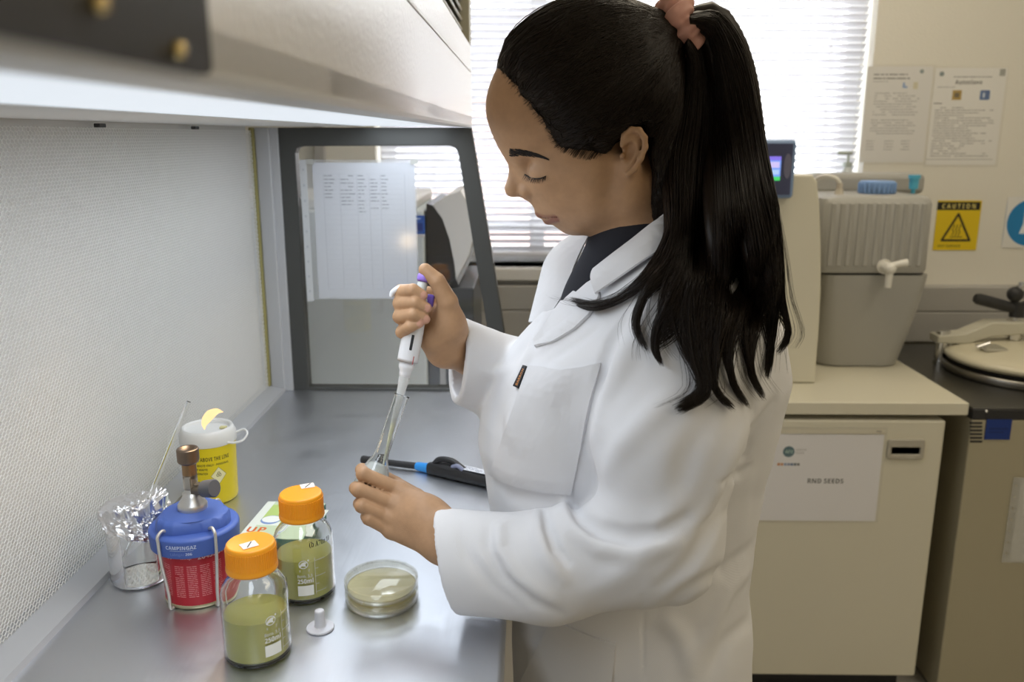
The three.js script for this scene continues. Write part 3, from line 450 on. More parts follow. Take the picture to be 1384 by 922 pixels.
// ---------------- papers and signs on the back wall
{
  const page = (name, label, cat, u0, v1, w, h, draw, px = 900) => { const p = onZ(u0, v1, WZ); const t = thing(name, label, cat); const m = printed(draw, w, h, px); part('page', new THREE.BoxGeometry(w, h, 0.0008), m, t).position.set(p.x + w / 2, p.y - h / 2, WZ + 0.0006); part('sleeve', new THREE.BoxGeometry(w + 0.014, h + 0.014, 0.0006), M([1, 1, 1], { transmission: 0.97, roughness: 0.1, thickness: 0 }), t).position.set(p.x + w / 2, p.y - h / 2, WZ + 0.0018); return rebase(t); };
  page('procedure_page', 'faint procedure page with small blue drawing taped beside the window', 'paper', 1173, 90, 0.198, 0.285, (x, W, H) => { x.fillStyle = '#e9e8e6'; x.fillRect(0, 0, W, H); x.fillStyle = '#8b9a9c'; x.beginPath(); x.arc(W * 0.83, H * 0.05, H * 0.022, 0, 7); x.fill();
    lineText(x, W * 0.1, W * 0.62, H * 0.075, 12, '#8b8b8b', 0); lineText(x, W * 0.1, W * 0.66, H * 0.115, 12, '#7b7b7b', 0); lineText(x, W * 0.1, W * 0.4, H * 0.15, 6, '#a0a0a0');
    x.fillStyle = '#7ea0d0'; x.fillRect(W * 0.56, H * 0.165, W * 0.03, H * 0.05); x.fillRect(W * 0.56, H * 0.2, W * 0.07, H * 0.02); x.fillStyle = '#d9d3b8'; x.fillRect(W * 0.72, H * 0.16, W * 0.07, H * 0.07);
    for (let i = 0; i < 9; i++) lineText(x, W * 0.14, W * rr(0.72, 0.85), H * (0.27 + i * 0.028), 7, '#a0a0a0'); for (let i = 0; i < 6; i++) lineText(x, W * 0.12, W * rr(0.7, 0.85), H * (0.55 + i * 0.028), 7, '#9d9d9d'); for (let i = 0; i < 4; i++) { lineText(x, W * 0.08, W * 0.2, H * (0.77 + i * 0.03), 7, '#a5a5a5'); lineText(x, W * 0.36, W * 0.5, H * (0.77 + i * 0.03), 7, '#a5a5a5'); lineText(x, W * 0.62, W * 0.76, H * (0.77 + i * 0.03), 7, '#a5a5a5'); } });
  page('autoclave_procedure_page', 'white page headed Autoclave with two small pictures on the back wall', 'paper', 1265, 92, 0.215, 0.288, (x, W, H) => { x.fillStyle = '#efeeeb'; x.fillRect(0, 0, W, H); x.fillStyle = '#7f8f92'; x.beginPath(); x.arc(W * 0.09, H * 0.06, H * 0.025, 0, 7); x.fill(); x.fillStyle = '#9a9c96'; x.fillRect(W * 0.9, H * 0.01, W * 0.08, H * 0.07);
    lineText(x, W * 0.26, W * 0.8, H * 0.085, 9, '#8f8f8f', 0); x.fillStyle = '#4a4a4c'; x.font = 'bold ' + Math.round(H * 0.06) + 'px sans-serif'; x.fillText('Autoclave', W * 0.29, H * 0.165); lineText(x, W * 0.05, W * 0.3, H * 0.19, 6, '#9c9c9c');
    x.fillStyle = '#b8962c'; x.fillRect(W * 0.27, H * 0.225, W * 0.13, H * 0.1); x.fillStyle = '#6b5a26'; x.fillRect(W * 0.3, H * 0.25, W * 0.07, H * 0.05); x.fillStyle = '#2f5fa0'; x.beginPath(); x.roundRect ? x.roundRect(W * 0.66, H * 0.225, W * 0.14, H * 0.1, 14) : x.rect(W * 0.66, H * 0.225, W * 0.14, H * 0.1); x.fill(); x.fillStyle = '#cfdcea'; x.fillRect(W * 0.7, H * 0.25, W * 0.03, H * 0.05);
    x.fillStyle = '#6a6a6a'; x.fillRect(W * 0.02, H * 0.355, W * 0.12, 8); for (let i = 0; i < 20; i++) lineText(x, W * 0.05, W * rr(0.4, 0.95), H * (0.40 + i * 0.0265), 7, '#8f8f8f'); x.fillStyle = '#9a9a9a'; x.fillRect(0, H * 0.94, W * 0.95, 5); });
  // caution sign
  const c0 = onZ(1260, 338, WZ), c1 = onZ(1327, 271, WZ), w = c1.x - c0.x, h = c1.y - c0.y;
  const m = printed((x, W, H) => { x.fillStyle = '#e3c512'; x.fillRect(0, 0, W, H); x.fillStyle = '#1c1a10'; x.fillRect(0, H * 0.03, W * 0.97, H * 0.16); x.fillStyle = '#e8d77a'; x.font = 'bold ' + Math.round(H * 0.13) + 'px sans-serif'; x.fillText('C A U T I O N', W * 0.1, H * 0.158, W * 0.78);
    x.strokeStyle = '#1c1a10'; x.lineWidth = H * 0.045; x.lineJoin = 'round'; x.beginPath(); x.moveTo(W * 0.5, H * 0.27); x.lineTo(W * 0.18, H * 0.8); x.lineTo(W * 0.82, H * 0.8); x.closePath(); x.stroke();
    x.lineWidth = H * 0.016; for (const k of [0.42, 0.49, 0.56]) { x.beginPath(); for (let i = 0; i <= 20; i++) { const yy = H * (0.48 + i * 0.011), xx = W * (k + 0.016 * Math.sin(i * 0.55)); i ? x.lineTo(xx, yy) : x.moveTo(xx, yy); } x.stroke(); } x.beginPath(); x.moveTo(W * 0.36, H * 0.73); x.lineTo(W * 0.64, H * 0.73); x.stroke();
    x.fillStyle = '#6a5a08'; x.font = 'bold ' + Math.round(H * 0.07) + 'px sans-serif'; x.fillText('HOT SURFACE', W * 0.1, H * 0.94, W * 0.8); }, w, h, 512, { roughness: 0.5 });
  solo('caution_sign', new THREE.BoxGeometry(w, h, 0.002), m, 'yellow CAUTION HOT SURFACE sign on the back wall', 'sign', [(c0.x + c1.x) / 2, (c0.y + c1.y) / 2, WZ + 0.0015]);
  const b0 = onZ(1353, 335, WZ), bs = 0.16;
  const bm = printed((x, W, H) => { x.fillStyle = '#e6e5e2'; x.fillRect(0, 0, W, H); x.fillStyle = '#1d82c0'; x.beginPath(); x.arc(W * 0.5, H * 0.5, W * 0.46, 0, 7); x.fill(); x.fillStyle = '#e6ecf0'; x.beginPath(); x.moveTo(W * 0.3, H * 0.72); x.lineTo(W * 0.36, H * 0.52); x.lineTo(W * 0.36, H * 0.26); x.lineTo(W * 0.42, H * 0.26); x.lineTo(W * 0.44, H * 0.46); x.lineTo(W * 0.62, H * 0.46); x.lineTo(W * 0.66, H * 0.72); x.closePath(); x.fill(); }, 1, 1, 256, { roughness: 0.5 });
  solo('glove_sign', new THREE.BoxGeometry(bs, bs, 0.002), bm, 'blue round mandatory sign on white on the back wall', 'sign', [b0.x + bs / 2, b0.y + bs / 2, WZ + 0.0015]);
}

// ================================================================ THINGS ON THE WORK SURFACE
const liquidMat = M([0.66, 0.65, 0.17], { roughness: 0.12, clearcoat: 0.4 });
const orangeMat = M([0.93, 0.36, 0.012], { roughness: 0.38 });
const decal = (draw, w, h) => new THREE.MeshPhysicalMaterial({ map: canvasTex(w, h, draw), transparent: true, roughness: 0.5 });
// a print wrapped on an upright cylinder: centre angle from +z towards +x
function wrap(r, a0, aw, y0, y1, seg = 24) { const g = new THREE.CylinderGeometry(r, r, y1 - y0, seg, 1, true, a0 - aw / 2, aw); g.translate(0, (y0 + y1) / 2, 0); return g; }
function mediaBottle(pos, label, turn, fill, printAt, note) {
  const b = thing('media_bottle', label, 'bottle', pos, 'orange-capped media bottles');
  const R = 0.035;
  const outer = [[0, 0.003], [0.024, 0.003], [0.028, 0.0], [0.0325, 0.0012], [R, 0.005], [R, 0.071], [0.0342, 0.078], [0.0315, 0.085], [0.0265, 0.091], [0.0215, 0.096], [0.0195, 0.1], [0.0195, 0.125]];
  const inner = [[0.0173, 0.125], [0.0173, 0.1], [0.0192, 0.0945], [0.0245, 0.0892], [0.0295, 0.0835], [0.0322, 0.0772], [0.0330, 0.071], [0.0330, 0.0088], [0.0310, 0.0055], [0.026, 0.0042], [0, 0.0042]];
  part('glass_body', lathe([...outer, ...inner], 64), mat.solidGlass, b, 'clear glass');
  const ri = R - 0.0022, prof = [[0, 0.0045], [0.026, 0.0045], [0.031, 0.006], [ri, 0.0095], [ri, fill - 0.0008], [ri - 0.0008, fill], [0, fill]];
  part('liquid', lathe(prof, 64), liquidMat, b, 'cloudy green liquid');
  const caps = [lathe([[0.0215, 0.1], [0.0262, 0.1], [0.0266, 0.1012], [0.0266, 0.1045], [0.0256, 0.106], [0.0252, 0.1255], [0.0246, 0.1285], [0.023, 0.13], [0, 0.1303]], 64)];
  const rb = rbox(0.0012, 0.0185, 0.0012, 0.0003);
  for (let i = 0; i < 64; i++) { const q = rb.clone(); q.translate(0.0254, 0.1158, 0); q.rotateY(i / 64 * Math.PI * 2); caps.push(q); }
  const cap = part('screw_cap', merge(caps), orangeMat, b, 'ribbed orange screw cap');
  const tp = part('tape', extr([[-0.009, -0.006], [0.007, -0.0075], [0.0085, 0.006], [-0.008, 0.007]], 0.0004, 0), printed((x, W, H) => { x.fillStyle = '#efe6df'; x.fillRect(0, 0, W, H); }, 1, 1, 16), cap, 'scrap of white tape');
  tp.rotation.set(-Math.PI / 2, 0, turn); tp.position.set(note.tx, 0.1305, note.tz);
  const ink = part('ink_mark', rbox(0.0012, 0.0003, 0.013, 0.0001), mat.black, cap); ink.position.set(note.tx, 0.1311, note.tz); ink.rotation.y = turn - 0.75;
  // white print
  part('print', wrap(R + 0.0003, printAt, 1.25, 0.012, 0.062), decal((x, W, H) => {
    x.clearRect(0, 0, W, H); x.strokeStyle = '#f2f4ee'; x.fillStyle = '#f2f4ee'; x.lineWidth = 9;
    x.beginPath(); x.ellipse(W * 0.34, H * 0.16, W * 0.115, H * 0.095, 0, 0, 7); x.stroke(); x.beginPath(); x.moveTo(W * 0.22, H * 0.2); x.quadraticCurveTo(W * 0.33, H * 0.05, W * 0.44, H * 0.12); x.quadraticCurveTo(W * 0.36, H * 0.14, W * 0.42, H * 0.23); x.quadraticCurveTo(W * 0.3, H * 0.16, W * 0.24, H * 0.24); x.fill(); x.beginPath(); x.arc(W * 0.47, H * 0.06, 7, 0, 7); x.stroke();
    x.font = Math.round(H * 0.075) + 'px sans-serif'; x.fillText('R', W * 0.22, H * 0.35); x.fillText('Z', W * 0.46, H * 0.34);
    x.font = Math.round(H * 0.1) + 'px sans-serif'; x.fillText('Boro. 3.3', W * 0.16, H * 0.49, W * 0.42); x.font = 'bold ' + Math.round(H * 0.155) + 'px sans-serif'; x.fillText('250ml', W * 0.16, H * 0.64, W * 0.43); x.fillRect(W * 0.16, H * 0.7, W * 0.42, H * 0.26);
    x.lineWidth = 5; x.beginPath(); x.moveTo(W * 0.64, H * 0.02); x.lineTo(W * 0.64, H * 0.96); x.stroke(); for (let i = 0; i < 5; i++) { x.beginPath(); x.moveTo(W * 0.64, H * (0.1 + i * 0.2)); x.lineTo(W * (i % 2 ? 0.74 : 0.95), H * (0.1 + i * 0.2)); x.stroke(); } }, 512, 512), b, 'white measuring print');
  if (note.hand) part('handwriting', wrap(R - 0.0005, note.hand, 0.95, 0.072, 0.083), decal((x, W, H) => { x.clearRect(0, 0, W, H); x.fillStyle = '#14161c'; x.font = 'bold ' + Math.round(H * 0.8) + 'px serif'; x.fillText('(b A70n 10', W * 0.02, H * 0.8, W * 0.95); }, 512, 110), b);
  return b;
}
mediaBottle([-0.286, WORK_Y, -0.815], 'orange-capped glass bottle of green liquid standing in front of the red gas can', 0.75, 0.053, 0.95, { tx: 0.002, tz: 0.009, hand: 1.75 });
mediaBottle([-0.266, WORK_Y, -0.942], 'orange-capped glass bottle of green liquid beside the pale green box', 0.5, 0.056, 0.42, { tx: 0.004, tz: -0.018, hand: 0.9 });

// ---- gas burner
{
  const g = thing('gas_burner', 'blue topped red gas cartridge burner with a brass tube and small flame', 'gas burner', [-0.394, WORK_Y, -0.937]);
  const blue = M([0.065, 0.13, 0.45], { roughness: 0.5 }), R = 0.0405;
  const canTex = canvasTex(2048, 512, (x, W, H) => { x.fillStyle = '#b8202f'; x.fillRect(0, 0, W, H); x.fillStyle = '#f0d8d4'; x.font = 'bold 74px sans-serif';
    for (let k = 0; k < 4; k++) { const o = k * W / 4; x.fillStyle = '#f3d7d5'; x.font = 'bold 66px sans-serif'; x.fillText('20435 97', o + 250, 72); x.font = '26px sans-serif'; x.fillText('Cartridge', o + 90, 62); for (let c = 0; c < 4; c++) for (let i = 0; i < 17; i++) lineText(x, o + 20 + c * 122, o + 20 + c * 122 + 92, 130 + i * 18, 7, '#dd8f90', 0.05); x.strokeStyle = '#e9c9c4'; x.lineWidth = 3; } });
  const can = part('cartridge', lathe([[0, 0], [0.036, 0.0], [0.0395, 0.001], [0.0405, 0.004], [0.0395, 0.006]], 64), M([0.62, 0.56, 0.36], { metalness: 0.8, roughness: 0.3 }), g, 'red printed gas cartridge');
  part('wrapper', new THREE.CylinderGeometry(R - 0.0008, R - 0.0008, 0.068, 64, 1, true).translate(0, 0.039, 0), M([1, 1, 1], { map: canTex, roughness: 0.35 }), can).rotation.y = 1.2;
  part('cap_skirt', lathe([[0.030, 0.070], [0.0485, 0.070], [0.0505, 0.072], [0.0515, 0.090], [0.0505, 0.0925], [0.046, 0.0945], [0, 0.0950]], 72), blue, g, 'blue plastic skirt');
  const lob = []; for (let i = 0; i < 96; i++) { const a = i / 96 * Math.PI * 2, r = 0.0400 + 0.0042 * Math.cos(3 * a + 0.5); lob.push([r * Math.cos(a), r * Math.sin(a)]); }
  const dome = extr(lob, 0.013, 0.006, [], 5); dome.rotateX(-Math.PI / 2); dome.translate(0, 0.090, 0); part('cap_dome', toCreasedNormals(dome, 0.9), blue, g, 'blue lobed dome');
  part('cap_dome_top', lathe([[0.035, 0.1085], [0.032, 0.1095], [0.022, 0.1115], [0, 0.112]], 48), blue, g);
  part('lettering', wrap(0.0517, 0.0, 1.25, 0.0715, 0.0895), decal((x, W, H) => { x.clearRect(0, 0, W, H); x.fillStyle = '#c9d6f2'; x.font = 'bold 74px sans-serif'; x.fillText('CAMPINGAZ', 120, 80, 420); x.fillRect(180, 96, 320, 5); x.font = '54px sans-serif'; x.fillStyle = '#7f96d8'; x.fillText('Labogaz', 180, 170, 200); x.fillStyle = '#c9d6f2'; x.font = 'bold 54px sans-serif'; x.fillText('206', 390, 170); }, 768, 220), g).rotation.y = 0.14;
  const alu = M([0.62, 0.62, 0.61], { metalness: 0.9, roughness: 0.35 });
  part('hub', lathe([[0, 0.1205], [0.0165, 0.1205], [0.017, 0.122], [0.017, 0.127], [0.0155, 0.1295], [0.0105, 0.1375], [0.0105, 0.1415], [0.007, 0.1425], [0.007, 0.152], [0, 0.152]], 40).translate(0, -0.0105, 0), alu, g, 'silver hub');
  part('air_collar', merge([cyl(0.0082, 0.0082, 0.018, 28, 0, 0.1365), rbox(0.007, 0.016, 0.004, 0.001, 0, 0.1455, 0.0072)]), M([0.50, 0.47, 0.42], { metalness: 1, roughness: 0.35 }), g);
  part('burner_tube', cyl(0.0082, 0.0082, 0.026, 28, 0, 0.150), M([0.34, 0.22, 0.12], { metalness: 1, roughness: 0.38 }), g, 'brass tube');
  part('burner_head', lathe([[0.0088, 0.184], [0.0115, 0.186], [0.0125, 0.188], [0.0125, 0.2015], [0.0115, 0.203], [0.0082, 0.203], [0.0082, 0.1985], [0, 0.1985]], 36).translate(0, -0.0165, 0), M([0.22, 0.17, 0.13], { metalness: 1, roughness: 0.4 }), g, 'dark brass burner head');
  const ax = V3(0.90, 0.22, 0.38).normalize();
  const valve = part('valve_block', merge([bar([V3(0.004, 0.1355, 0.002), V3(0.004, 0.1355, 0.002).addScaledVector(ax, 0.017)], 0.0065, 6), rbox(0.011, 0.013, 0.010, 0.001, 0.012, 0.1375, 0.003)]), M([0.22, 0.19, 0.15], { metalness: 1, roughness: 0.45 }), g);
  const k0 = V3(0.004, 0.1355, 0.002).addScaledVector(ax, 0.017);
  const knob = part('knob', merge([bar([k0, k0.clone().addScaledVector(ax, 0.0145)], [0.0100, 0.0108], 24), bar([k0.clone().addScaledVector(ax, 0.0145), k0.clone().addScaledVector(ax, 0.0155)], [0.0108, 0.0095], 24)]), M([0.10, 0.105, 0.12], { roughness: 0.45 }), g, 'dark grey valve knob');
  for (let i = 0; i < 3; i++) { const a = [-0.45, 0.80, 2.9][i], s = Math.sin(a), c = Math.cos(a), r0 = 0.040, r1 = 0.0535; part('wire_clip', bar([[s * r0, 0.0985, c * r0], [s * (r0 + 0.007), 0.1015, c * (r0 + 0.007)], [s * r1, 0.097, c * r1], [s * r1, 0.089, c * r1], [s * (r1 - 0.001), 0.068, c * (r1 - 0.001)], [s * 0.046, 0.02, c * 0.046], [s * 0.045, 0.0025, c * 0.045], [s * 0.041, 0.0022, c * 0.041]], 0.0019, 8, 40), M([0.66, 0.64, 0.60], { metalness: 0.6, roughness: 0.35 }), g, 'pale wire clip'); }
  // flame
  const fp = [onZ(276, 574, -0.94), onZ(279, 567, -0.94), onZ(285, 560, -0.94), onZ(293, 556, -0.94), onZ(302, 557, -0.94)].map(p => p.sub(g.position));
  const fl = bar([fp[0].clone().add(V3(0, -0.006, 0)), ...fp], [0.0006, 0.0030, 0.0052, 0.0056, 0.0036, 0.0002], 14, 26);
  part('flame', fl, new THREE.MeshStandardMaterial({ color: 0x000000, emissive: lin(1, 0.70, 0.34), emissiveIntensity: 1.25 }), g, 'small yellow flame');
  const pl = new THREE.PointLight(lin(1, 0.72, 0.4), 0.02, 0, 2); pl.position.copy(g.position).add(fp[2]); pl.castShadow = true; scene.add(pl);
}
// ---- beaker with foil
{
  const pos = [-0.4825, WORK_Y, -0.974], R = 0.0355, H = 0.092;
  const b = solo('beaker', lathe([[0, 0.0025], [0.031, 0.0025], [0.034, 0.003], [R - 0.0012, 0.006], [R - 0.0012, H], [R + 0.002, H + 0.002], [R + 0.0028, H + 0.0012], [R, H - 0.002], [R, 0.006], [0.034, 0.001], [0.031, 0], [0, 0]], 64), mat.solidGlass, 'empty clear glass beaker by the mesh wall', 'beaker', pos);
  // crumpled foil cover
  const nU = 110, nV = 60, P = [], uv = [], idx = [];
  for (let j = 0; j <= nV; j++) for (let i = 0; i <= nU; i++) {
    const a = i / nU * Math.PI * 2, t = j / nV, side = 0.5 + 0.5 * Math.cos(a - 0.35);     // bunched to the right
    const drop = 0.006 + 0.030 * Math.pow(side, 1.5) + 0.006 * noise(Math.cos(a) * 3, Math.sin(a) * 3, 1);
    let r, y; if (t < 0.6) { r = (R + 0.004) * t / 0.6; y = H + 0.004 + 0.014 * Math.pow(side, 1.2) * Math.sin(t / 0.6 * Math.PI * 0.8) * (r / R); } else { const k = (t - 0.6) / 0.4; r = R + 0.004 + 0.006 * k * side; y = H + 0.004 - drop * k; }
    const cr = (0.4 + side), x = Math.cos(a) * r, z = Math.sin(a) * r, f = (q, o) => Math.abs(noise(x * q + o, y * q, z * q - o));
    const d = cr * (0.0075 * (f(70, 3) - 0.2) + 0.004 * (f(160, 9) - 0.2) + 0.0015 * (f(330, 5) - 0.2));
    P.push(x + Math.cos(a) * d * (t > 0.4 ? 1 : t * 2) , y + d * (t < 0.7 ? 1.3 : 0.2) + 0.0012, z + Math.sin(a) * d * (t > 0.4 ? 1 : t * 2)); uv.push(i / nU, t);
  }
  const w = nU + 1; for (let j = 0; j < nV; j++) for (let i = 0; i < nU; i++) { const a = j * w + i; idx.push(a, a + 1, a + w, a + 1, a + w + 1, a + w); }
  const g = new THREE.BufferGeometry(); g.setAttribute('position', new THREE.Float32BufferAttribute(P, 3)); g.setAttribute('uv', new THREE.Float32BufferAttribute(uv, 2)); g.setIndex(idx);
  const gf = toCreasedNormals(g, 0.35);
  solo('foil_cover', gf, M([0.80, 0.80, 0.82], { metalness: 1, roughness: 0.34, side: THREE.DoubleSide }), 'crumpled silver foil over the mouth of the beaker', 'foil', pos);
  // glass rod leaning in it
  const A = onZ(255, 543, -1.005), B = V3(-0.508, WORK_Y + 0.007, -0.962);
  const rod = solo('glass_pipette', bar([B, B.clone().lerp(A, 0.3), A], [0.0013, 0.0024, 0.0027], 20), M([0.98, 0.99, 0.97], { transmission: 1, roughness: 0.0, thickness: 0.004, ior: 1.45 }), 'thin glass pipette leaning out of the foil-covered beaker', 'pipette');
}
// ---- sharps tub
{
  const s = thing('sharps_tub', 'yellow waste tub with a white lid behind the gas burner', 'tub', [-0.4805, WORK_Y, -1.222]);
  const R = 0.0395;
  const tex = canvasTex(2048, 640, (x, W, H) => { x.fillStyle = '#dcc70e'; x.fillRect(0, 0, W, H); x.fillStyle = '#25220f'; x.font = 'bold 62px sans-serif'; for (let k = 0; k < 2; k++) { const o = k * 1024; x.font = 'bold 62px sans-serif'; x.fillText('DO NOT FILL ABOVE THE LINE ▲', o + 10, 150, 700); x.font = 'bold 34px sans-serif'; x.fillText('FOR CLINICAL WASTE ONLY - PERSONAL', o + 24, 210, 640); x.fillText('DISPOSAL OF WASTE', o + 60, 258, 330); x.fillText('TO BE INCINERATED', o + 60, 306, 330); for (let i = 0; i < 3; i++) lineText(x, o + 80, o + 260, 392 + i * 22, 8, '#5a5420'); x.fillStyle = '#25220f'; x.fillRect(o + 80, 462, 220, 20); lineText(x, o + 80, o + 340, 520, 9, '#4a4418'); x.fillStyle = '#b7c21a'; x.fillRect(o + 90, 560, 60, 14); x.fillStyle = '#25220f'; lineText(x, o + 80, o + 320, 612, 9, '#4a4418');
    x.save(); x.translate(o + 520, 330); x.rotate(Math.PI / 4); x.fillStyle = '#e9e3b0'; x.fillRect(-70, -70, 140, 140); x.strokeStyle = '#8c8438'; x.lineWidth = 5; x.strokeRect(-70, -70, 140, 140); x.restore(); x.strokeStyle = '#6b6430'; x.lineWidth = 7; for (const [a, b] of [[-14, 8], [14, 8], [0, -14]]) { x.beginPath(); x.arc(o + 520 + a, 318 + b, 14, 0, 7); x.stroke(); } x.fillStyle = '#25220f'; } });
  part('tub', lathe([[0, 0.0], [0.034, 0.0], [0.0365, 0.002], [0.037, 0.006], [R - 0.0005, 0.094], [0, 0.094]], 64), M([0.70, 0.57, 0.008], { roughness: 0.35 }), s, 'yellow plastic tub');
  const lab = new THREE.CylinderGeometry(R - 0.0001, 0.0373, 0.086, 64, 1, true); lab.translate(0, 0.049, 0); part('label', lab, M([1, 1, 1], { map: tex, roughness: 0.35 }), s).rotation.y = 2.2;
  const lidM = M([0.80, 0.80, 0.78], { roughness: 0.35, transmission: 0.15, thickness: 0 });
  const lid = part('lid', lathe([[R, 0.092], [R + 0.0018, 0.093], [R + 0.0022, 0.104], [R - 0.001, 0.111], [0.0365, 0.115], [0.034, 0.1155], [0.032, 0.112], [0.0315, 0.1085], [0.012, 0.1085], [0, 0.1085]], 64), lidM, s, 'white plastic lid');
  part('lid_tab', rbox(0.010, 0.003, 0.008, 0.001, 0.022, 0.1105, -0.006), M([0.55, 0.50, 0.24]), lid);
  part('handle', bar([[0.0405, 0.103, -0.004], [0.053, 0.1075, -0.006], [0.062, 0.105, 0.006], [0.058, 0.098, 0.016], [0.046, 0.0955, 0.020], [0.0365, 0.096, 0.021]], 0.0017, 8, 40), lidM, s, 'white wire-like handle');
}
// ---- pale green box
{
  const b = thing('carton', 'small pale green printed box behind the bottles', 'box');
  const tex = printed((x, W, H) => { x.fillStyle = '#c3d3b4'; x.fillRect(0, 0, W, H); x.fillStyle = '#b4cc78'; x.fillRect(W * 0.0, H * 0.1, W, H * 0.5); x.fillStyle = '#dfe6dd'; x.fillRect(0, H * 0.0, W * 0.14, H); x.fillRect(0, H * 0.62, W, H * 0.1); x.fillStyle = '#7a94c4'; x.beginPath(); x.ellipse(W * 0.30, H * 0.56, W * 0.16, H * 0.13, 0, 0, 7); x.fill(); x.fillStyle = '#e8ece8'; x.beginPath(); x.ellipse(W * 0.30, H * 0.54, W * 0.15, H * 0.10, 0, 0, 7); x.fill(); x.fillStyle = '#d0642c'; x.font = 'bold ' + Math.round(H * 0.2) + 'px sans-serif'; x.fillText('UP', W * 0.03, H * 0.92); x.fillStyle = '#8aa04e'; x.beginPath(); x.arc(W * 0.4, H * 0.22, W * 0.03, 0, 7); x.fill(); }, 1, 1.25, 512);
  const w = 0.086, d = 0.108, h = 0.024;
  part('carton_body', rbox(w, h, d, 0.0015, 0, h / 2, 0), M([0.020, 0.13, 0.085], { roughness: 0.5 }), b, 'dark green carton sides');
  const tp = part('printed_top', new THREE.BoxGeometry(w - 0.001, d - 0.001, 0.0006), tex, b, 'pale green printed top'); tp.rotation.x = -Math.PI / 2; tp.position.y = h + 0.0003;
  part('flap', rbox(0.012, 0.0012, d * 0.7, 0.0004, w / 2 + 0.004, h - 0.001, 0.004), M([0.66, 0.70, 0.62], { roughness: 0.6 }), b);
  b.position.set(-0.334, WORK_Y, -1.095); b.rotation.y = -0.06;
}
// ---- petri dishes
const petriM = M([0.97, 0.97, 0.95], { roughness: 0.02, transmission: 0.965, thickness: 0, ior: 1.5 });
function petri(y, label, agar) {
  const p = thing('petri_dish', label, 'petri dish', [-0.171, y, -0.925], 'stacked petri dishes'), R = 0.0425;
  part('base', lathe([[0, 0.0006], [R - 0.002, 0.0006], [R - 0.0015, 0.0004], [R - 0.0012, 0.012], [R - 0.0002, 0.012], [R - 0.0004, 0.0], [0, 0.0]], 64), petriM, p, 'clear base');
  part('agar', lathe([[0, 0.0011], [R - 0.0022, 0.0011], [R - 0.0020, agar], [R - 0.0032, agar - 0.0006], [0, agar - 0.0006]], 64), M([0.93, 0.87, 0.55], { roughness: 0.3, transmission: 0.5, thickness: 0 }), p, 'pale yellow agar');
  part('lid', lathe([[0, 0.0152], [R + 0.0006, 0.0152], [R + 0.0012, 0.0145], [R + 0.0012, 0.0055], [R + 0.0004, 0.0055], [R + 0.0004, 0.0142], [0, 0.0144]], 64), petriM, p, 'clear lid');
  return p;
}
petri(WORK_Y, 'lower of two stacked clear petri dishes of pale yellow agar', 0.0075);
petri(WORK_Y + 0.0155, 'upper of two stacked clear petri dishes of pale yellow agar', 0.005);
// ---- stopper
solo('plastic_stopper', lathe([[0, 0], [0.0145, 0], [0.0155, 0.0008], [0.0155, 0.0022], [0.0145, 0.0032], [0.0072, 0.0034], [0.0062, 0.0045], [0.0056, 0.02], [0.0050, 0.0225], [0.0036, 0.0235], [0, 0.0238]], 40), M([0.78, 0.79, 0.84], { roughness: 0.35, transmission: 0.2, thickness: 0 }), 'small white plastic stopper with a round flange beside the front bottle', 'stopper', [-0.2305, WORK_Y, -0.862]);
